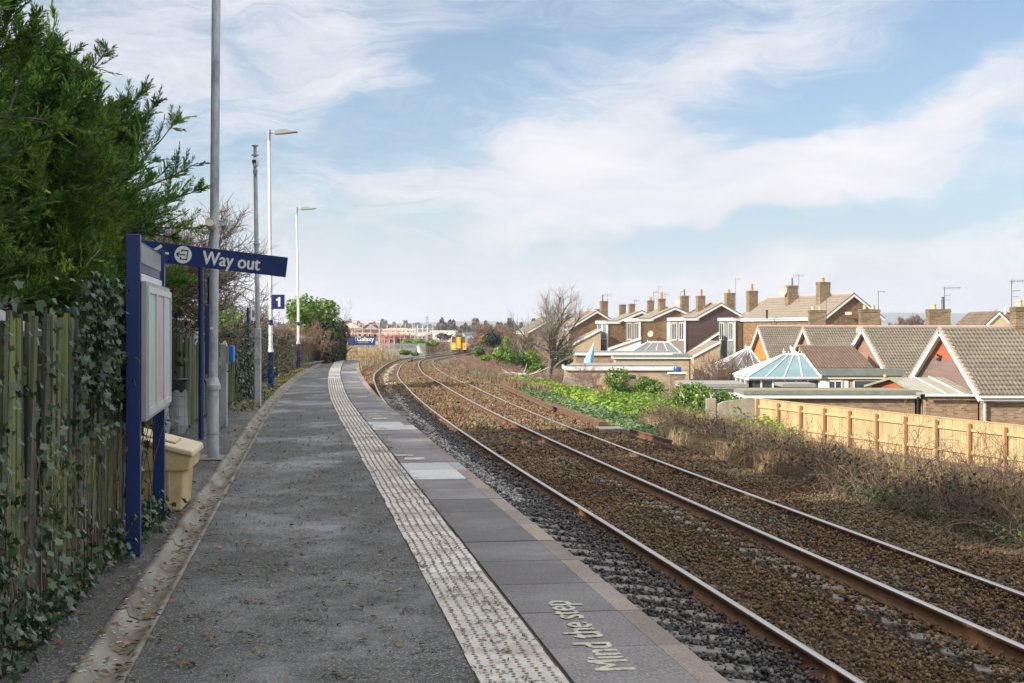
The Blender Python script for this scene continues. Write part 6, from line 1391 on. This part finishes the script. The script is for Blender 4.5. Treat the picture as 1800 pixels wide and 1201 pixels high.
def iris():
    g=G(1398,822,-1.9); base=np.tile([g.x,g.y,float(tz(g.x,g.y))],(70,1))+rng.normal(0,.16,(70,3))*[1,1,0]
    o=link('iris_clump',blade_mesh('iris_clump',base,.95,.045,.22),leafm('iris',[(.16,.22,.02),(.28,.34,.04)],1,.3),origin=g); tag(o,'clump of upright yellow green blades in the dry grass before the new fence','plant')
iris()
# ------------------------------------------------------------------ train
def train():
    def body_at(Y0):   # middle of the far track
        X,Y=off(Y0,(O_L2+O_R2)/2); z=(ZL+ZR)/2+float(drop(Y0)); return Vector((float(X),float(Y),z)), math.atan(-float(cslope(Y0)))
    o,_=body_at(250.0); h=R(-4.2); M=frame(o,h); t=thing('train','yellow fronted two car diesel train with a lit headlamp coming round the bend','train',o)
    W=1.36; prof=[(-W,1.05),(-W-.02,1.6),(-W,2.6),(-1.2,3.25),(-.85,3.6),(-.4,3.75),(.4,3.75),(.85,3.6),(1.2,3.25),(W,2.6),(W+.02,1.6),(W,1.05)]
    for k,y in enumerate((0,23.4)):
        b=MB(); y0=y+(.06 if k==0 else 0); b.prism([(x,y0,z) for x,z in prof],(0,22.9,0),M=M); b.build('carriage_body',m_tgrey,t)
        b=MB(); b.prism([(-1.22,y0+.1,3.262),(-.85,y0+.1,3.63),(-.4,y0+.1,3.78),(.4,y0+.1,3.78),(.85,y0+.1,3.63),(1.22,y0+.1,3.262)],(0,22.6,0),M=M); b.build('carriage_roof',m_metal,t)
        b=MB(); b.box((-1.2,y+.6,.35),(1.2,y+22.3,1.05),M=M); b.build('underframe',m_tdark,t)
        for yb in (3.2,5.6,17,19.4):
            b=MB()
            for sx in (-.78,.66): b.lathe(M@Vector((sx+.06,y+yb,.43)),[(.0,-.06),(.43,-.06),(.43,.06),(0,.06)],18,M=Matrix.Rotation(R(90),4,'Y'))
            b.build('wheelset',m_tdark,t)
        for q in range(8):
            s=2.2+q*2.45
            if q in (2,5):
                b=MB(); b.box((W+.005,y+s,1.1),(W+.045,y+s+1.3,3.05),M=M); d=b.build('door',m_tpurp,t); b=MB(); b.box((W+.046,y+s+.3,2.0),(W+.055,y+s+1.0,2.8),M=M); b.build('pane',m_glassd,d)
            else: b=MB(); b.box((W-.03,y+s,1.95),(W+.035,y+s+1.9,2.75),M=M); b.build('window',m_glassd,t)
        b=MB(); b.box((W+.018,y+.1,1.1),(W+.024,y+22.7,1.35),M=M); b.build('lower_band',m_tpurp,t)
    # front
    b=MB(); b.prism([(-W-.01,-.10,.78),(-W-.03,-.10,1.6),(-W-.01,-.10,2.6),(-1.22,-.10,3.26),(-.86,-.10,3.5),(.86,-.10,3.5),(1.22,-.10,3.26),(W+.01,-.10,2.6),(W+.03,-.10,1.6),(W+.01,-.10,.78)],(0,.17,0),M=M); fr=b.build('front_end',m_yfront,t,bevel=.03)
    b=MB(); b.prism([(-.85,-.12,3.3),(-.4,-.12,3.8),(.4,-.12,3.8),(.85,-.12,3.3)],(0,.3,0),M=M); b.build('roof_dome',m_metal,t)
    for s in (-1,1):
        b=MB(); b.box((s*.88-.30,-.125,2.05),(s*.88+.30,-.101,3.15),M=M); b.build('cab_window',m_glassd,fr)
        b=MB(); b.lathe(M@Vector((s*.92,-.12,1.42)),[(0,-.03),(.16,-.03),(.18,.02),(0,.02)],14,M=Matrix.Rotation(R(90),4,'X')); b.build('lamp_cluster',m_black,fr)
        b=MB(); b.lathe(M@Vector((s*.86,-.155,1.42)),[(0,-.012),(.12,-.012),(.12,.012),(0,.012)],12,M=Matrix.Rotation(R(90),4,'X')); b.build('headlight',m_lamp if s<0 else m_ucream,fr)
    b=MB(); b.box((-.50,-.26,.95),(.50,-.101,3.30),M=M); g=b.build('gangway',m_tdark,t)
    b=MB(); b.box((-.36,-.30,1.05),(.36,-.262,3.02),M=M); b.build('gangway_door',m_yfront,t)
    b=MB(); b.box((-.9,-.35,.32),(.9,-.02,.78),M=M); b.lathe(M@Vector((0,-.5,.62)),[(.0,-.2),(.18,-.18),(.14,.2),(0,.2)],10,M=Matrix.Rotation(R(90),4,'X')); b.build('coupler',m_tdark,t)
train()
# ------------------------------------------------------------------ beyond the platform end
def left_bank():
    n=34000; y=74+150*rng.random(n)**1.2; d=-4.6-rng.random(n)**.8*np.interp(y,[74,220],[6,22]); X=cx(y)+d; keep=X>-.155*y; X,y=X[keep],y[keep]
    tag(link('tan_grass',blade_mesh('tan_grass',np.stack([X,y,tz(X,y)],1),.75,.05,.35),m_dryg),kind='stuff')
    for lab,px,py,Y,r,n,m in (('low green bramble clump beside the white sheet',724,621,190,.8,1300,m_laurel),('low green bush at the palisade fence',735,602,225,1.5,1200,m_ivyb),('dark green shrub left of the train',785,590,300,1.6,1200,m_everg)):
        bsh(lab,px,py,Y,r*1.3,r,r*.6,n,.3,m,lobes=3)
    twig_bush('twig_bush','reddish leafless shrub left of the train',(P(755,0,240).x,240,-2.9),2.9,3.4,m_twigr,n=50,n2=8,n3=4,th=.03)
    twig_bush('twig_bush','brown leafless shrub behind the palisade fence end',(P(772,0,260).x,260,-3),3.0,3.6,m_bramb,n=50,n2=8,n3=4,th=.03)
    # white sheet snagged on the bank
    o=P(736,621,185); b=MB(); vs=[]; rows=[(-.35,1.02,.10),(-.1,1.0,.16),(.02,.75,.15),(.05,.5,.22),(.12,.2,.28),(.2,0,.26)]
    for dx,z,w in rows: vs += [o+Vector((dx-w,0,z)),o+Vector((dx,-.12,z+.02)),o+Vector((dx+w,.0,z)),o+Vector((dx,.12,z))]
    fs=[(4*i+k,4*i+(k+1)%4,4*i+4+(k+1)%4,4*i+4+k) for i in range(len(rows)-1) for k in range(4)]+[(0,1,2,3),(23,22,21,20)]
    b.add(vs,fs); tag(b.build('plastic_sheet',m_upvc,origin=o),'torn white plastic sheet upright on the bank beside the rails','sheet')
left_bank()
def hoarding():
    Y=200; a=P(612,591.5,Y); c=P(659.5,602.5,Y); t=thing('hoarding','navy blue advertising hoarding with white lettering behind the palisade','hoarding',(a.x,Y,-2.4)); b=MB(); b.box((a.x,Y,c.z-.35),(c.x,Y+.08,a.z)); p=b.build('board',m_blue,t)
    me=text_mesh('Galaxy',.92,.02,0,.95); xs=[v.co.x for v in me.vertices]; w=max(xs)-min(xs)
    me.transform(Matrix.Translation((a.x+1.25-min(xs),Y-.012,(a.z+c.z)/2-.22))@Matrix.Rotation(R(90),4,'X')); link('lettering',me,m_cream,p)
    b=MB()
    for k,(dx,dz,r) in enumerate(((1.05,.22,.07),(1.2,.36,.05),(1.0,.0,.05),(1.1,-.18,.06),(1.32,.44,.04),(.98,.34,.035))): q=Vector((a.x+dx,Y-.012,(a.z+c.z)/2+dz)); b.add([q+Vector((r*math.cos(i*1.2566+.3)*(1),0,r*math.sin(i*1.2566+.3))) for i in range(5)],[(0,1,2,3,4)])
    b.build('stars',m_cream,p); b=MB(); b.box((a.x+1.3,Y-.01,c.z-.02),(a.x+2.9,Y-.002,c.z+.05)); b.build('small_print',m_grey,p)
    for x in (a.x+.3,c.x-.3): b=MB(); b.box((x-.06,Y+.09,-3),(x+.06,Y+.2,a.z)); b.build('post',m_woodp,t)
hoarding()
def palisade():
    Y=212; t=thing('palisade_fence','long pale steel palisade fence in front of the building site','fence',(-22,Y,-3)); b=MB(); x=-26; gz=-2.5
    while x<-13:
        zt=-.72+random.uniform(-.02,.02); b.prism([(x,Y,gz-.5),(x+.075,Y,gz-.5),(x+.075,Y,zt-.08),(x+.037,Y,zt),(x,Y,zt-.08)],(0,.02,0)); x+=.16
    b.build('pales',m_grey,t); b=MB(); b.box((-26,Y+.022,-1.05),(-13,Y+.07,-.97)); b.box((-26,Y+.022,-2.2),(-13,Y+.07,-2.12)); b.build('rail',m_grey,t)
    for k in range(6): b=MB(); x=-26+13*k/5; b.box((x,Y+.071,gz-.5),(x+.1,Y+.17,-.8)); b.build('post',m_grey,t)
palisade()
def site_house(label,px0,px1,Y,yt,yb,wall,roof=None,nwin=3,scaf=True,red=True):
    a=P(px0,yt,Y); c=P(px1,yb,Y); D=8; zg=-3.6; t=thing('unfinished_house',label,'house',(a.x,Y,zg)); b=MB(); zt=a.z; w=c.x-a.x
    b.box((a.x,Y,zg),(c.x,Y+D,zt)); wl=b.build('wall',wall,t)
    for k in range(nwin):
        u=a.x+w*(k+.5)/nwin; ww=w/nwin*.22
        for z0 in (zt-1.9,zt-4.6):
            if z0>zg+.4: b=MB(); b.box((u-ww,Y-.02,z0),(u+ww,Y+.1,z0+1.15)); b.build('window_opening',m_dark,t)
    if roof:
        zr=roof[0]; e=.4; b=MB(); A,B,C,Dd=[Vector(q) for q in ((a.x-e,Y-e,zt),(c.x+e,Y-e,zt),(c.x+e,Y+D+e,zt),(a.x-e,Y+D+e,zt))]; h=roof[2]; E=Vector((a.x-e+h,Y+D/2,zr)); G_=Vector((c.x+e-h,Y+D/2,zr))
        b.quad(A,B,G_,E); b.quad(C,Dd,E,G_); b.add([Dd,A,E],[(0,1,2)]); b.add([B,C,G_],[(0,1,2)]); b.build('roof',roof[1],t)
        if h==0 or True:
            pass
    if scaf:
        b=MB(); n=max(3,int(w/2.0))
        for k in range(n+1):
            x=a.x-.4+(w+.8)*k/n
            for yy in (Y-1.4,Y-.4): b.tube([(x,yy,zg),(x,yy,zt+1.1+random.uniform(0,.7))],.045,4)
        for z in [zg+1.9*i for i in range(1,int((zt-zg+1.2)/1.9)+1)]:
            b.tube([(a.x-.6,Y-1.4,z),(c.x+.6,Y-1.4,z)],.045,4); b.tube([(a.x-.6,Y-1.4,z+1),(c.x+.6,Y-1.4,z+1)],.045,4)
        s=b.build('scaffold',m_scaf if red else m_scafw,t); b=MB()
        for z in [zg+1.9*i for i in range(1,int((zt-zg+1.2)/1.9)+1)]: b=MB(); b.box((a.x-.6,Y-1.4,z-.06),(c.x+.6,Y-.5,z)); b.build('scaffold_boards',m_ply,s)
    return t
def site():
    site_house('unfinished house with pale board roof behind the dark ivy',598,629,330,577,598,m_brickfar,(P(0,568,330).z,m_ply,2.2),3)
    t=site_house('grey slate roofed new house wrapped in pink scaffolding',628,664,300,581,600,m_brickfar,(P(0,568,300).z,m_slate,2.6),4)
    # open trussed gable
    a=P(645,580,299); b=MB(); zt=a.z; c=Vector((a.x+.6,298.9,zt)); W=2.0; H=1.5
    for k in range(4): b.tube([c+Vector((-W+k*.2,0,0)),c+Vector((.0+k*.2,0,H)),c+Vector((W+k*.2,0,0))],.07,4)
    b.tube([c+Vector((-W,0,.02)),c+Vector((W+.6,0,.02))],.07,4); b.build('roof_truss',m_dboard,t)
    site_house('roofless red brick shell with yellow window openings beside the slate roof',671,690,280,590,600,m_bwr,None,2)
    site_house('roofless brick shell in the middle of the scaffolding',692,709,285,588,600,m_bwr,None,3)
    site_house('low brick shell with red netting right of the middle shell',711,727,290,590,600,m_bwr,None,2,red=False)
    site_house('pale block shell with grey scaffolding nearest the train',729,748,300,586,600,m_scafw,None,3,red=False)
    site_house('long pale new house behind the brick shells',668,726,345,581,597,m_scafw,(P(0,577,345).z,m_ply,2.5),6,red=True)
    site_house('house shell at the end of the site behind the shrubs',738,758,330,584,598,m_brickfar,None,3,red=False)
    flatbox('warehouse','long white warehouse behind the shrubs left of the train','warehouse',P(757,0,480).x,P(800,0,480).x,480,500,P(0,581,480).z,-3.5,m_upvc,.6)
site()
# ------------------------------------------------------------------ far woods, hills
def woods():
    def belt(name,px0,px1,Y,top,n,mat,size,dy=60,gap=0):
        px=rng.uniform(px0,px1,n); y=Y+rng.uniform(-dy,dy,n); X=(px-900)*y/F; ht=(EYE+(HY-top)*Y/F)+3.4
        prof=.62+.38*np.clip(np.sin(px*.31)*.5+np.sin(px*.113+1)*.5+np.sin(px*.9)*.35,-1,1)
        z=-3.4+ht*prof*rng.random(n)**.45; tag(link(name,fast_mesh(name,*leaves(np.stack([X,y,z],1),size)),mat),kind='stuff')
    fw=leafm('far_wood_green',[(.015,.03,.02),(.03,.05,.03),(.05,.07,.04)],.01,0,.9,.1); fb=leafm('far_wood_brown',[(.06,.05,.035),(.10,.08,.055),(.13,.105,.075)],.01,0,.9,.1)
    belt('far_pine_wood',560,715,1300,563,9000,fw,2.6,90)
    belt('far_wood',690,1010,1900,568,9000,fw,4.5,150)
    belt('far_wood_bare',765,990,620,561,16000,fb,1.5,60)
    belt('far_wood_right',1300,1900,900,570,9000,fb,2.6,80)
    belt('far_wood_left',200,610,900,566,8000,fb,2.6,80)
    Y=5200; X=np.linspace(-3500,4200,140); px=900+X*F/Y; tops=np.interp(px,[300,700,800,950,1200,1480,1560,1700,1900],[572,572,568,570,567,560,553,554,556]); z=EYE+(HY-tops)*Y/F+np.cumsum(rng.normal(0,.8,140))*.6
    V=[];fs=[]; n=140
    for k in range(n): V += [(X[k],Y-700,-4),(X[k],Y,z[k]),(X[k],Y+900,-4)]
    for k in range(n-1): fs += [[3*k,3*k+3,3*k+4,3*k+1],[3*k+1,3*k+4,3*k+5,3*k+2]]
    tag(link('hills',fast_mesh('hills',V,fs),m_far),kind='structure')
    for px,py,w,lab in ((751,555,2.5,'thin lattice pylon far on the horizon above the train'),(711,563,4,'faint square tower on the far left horizon')):
        p=P(px,py,2600 if px>740 else 1500); b=MB()
        if px>740:
            for s in (-1,1): b.tube([(p.x+s*w*1.6,p.y,-4),(p.x+s*.4,p.y,p.z)],.45,4)
            for z in np.linspace(2,p.z,7): b.tube([(p.x-w*1.5*(1-z/p.z)-.6,p.y,z),(p.x+w*1.5*(1-z/p.z)+.6,p.y,z)],.35,4)
            for z in (p.z*.7,p.z*.85): b.tube([(p.x-4,p.y,z),(p.x+4,p.y,z)],.4,4)
        else: b.box((p.x-w*.3,p.y-2,-4),(p.x+w*.3,p.y+2,p.z)); b.box((p.x-w*.5,p.y-3,p.z-1.2),(p.x+w*.5,p.y+3,p.z-.6))
        tag(b.build('pylon' if px>740 else 'distant_tower',m_metal,origin=(p.x,p.y,-4)),lab,'pylon' if px>740 else 'tower')
woods()
HAZE=.0002
def haze():
    b=MB(); b.box((-5200,-60,-6.5),(5200,9100,75)); m=bpy.data.materials.new('haze'); m.use_nodes=True; m.node_tree.nodes.clear(); t=NT(m.node_tree); out=t.n('ShaderNodeOutputMaterial'); v=t.n('ShaderNodeVolumePrincipled')
    v.inputs['Color'].default_value=(.86,.91,1,1); v.inputs['Density'].default_value=HAZE; v.inputs['Anisotropy'].default_value=.2; t.L.new(v.outputs[0],out.inputs['Volume'])
    tag(b.build('haze',m),kind='stuff')
if HAZE: haze()
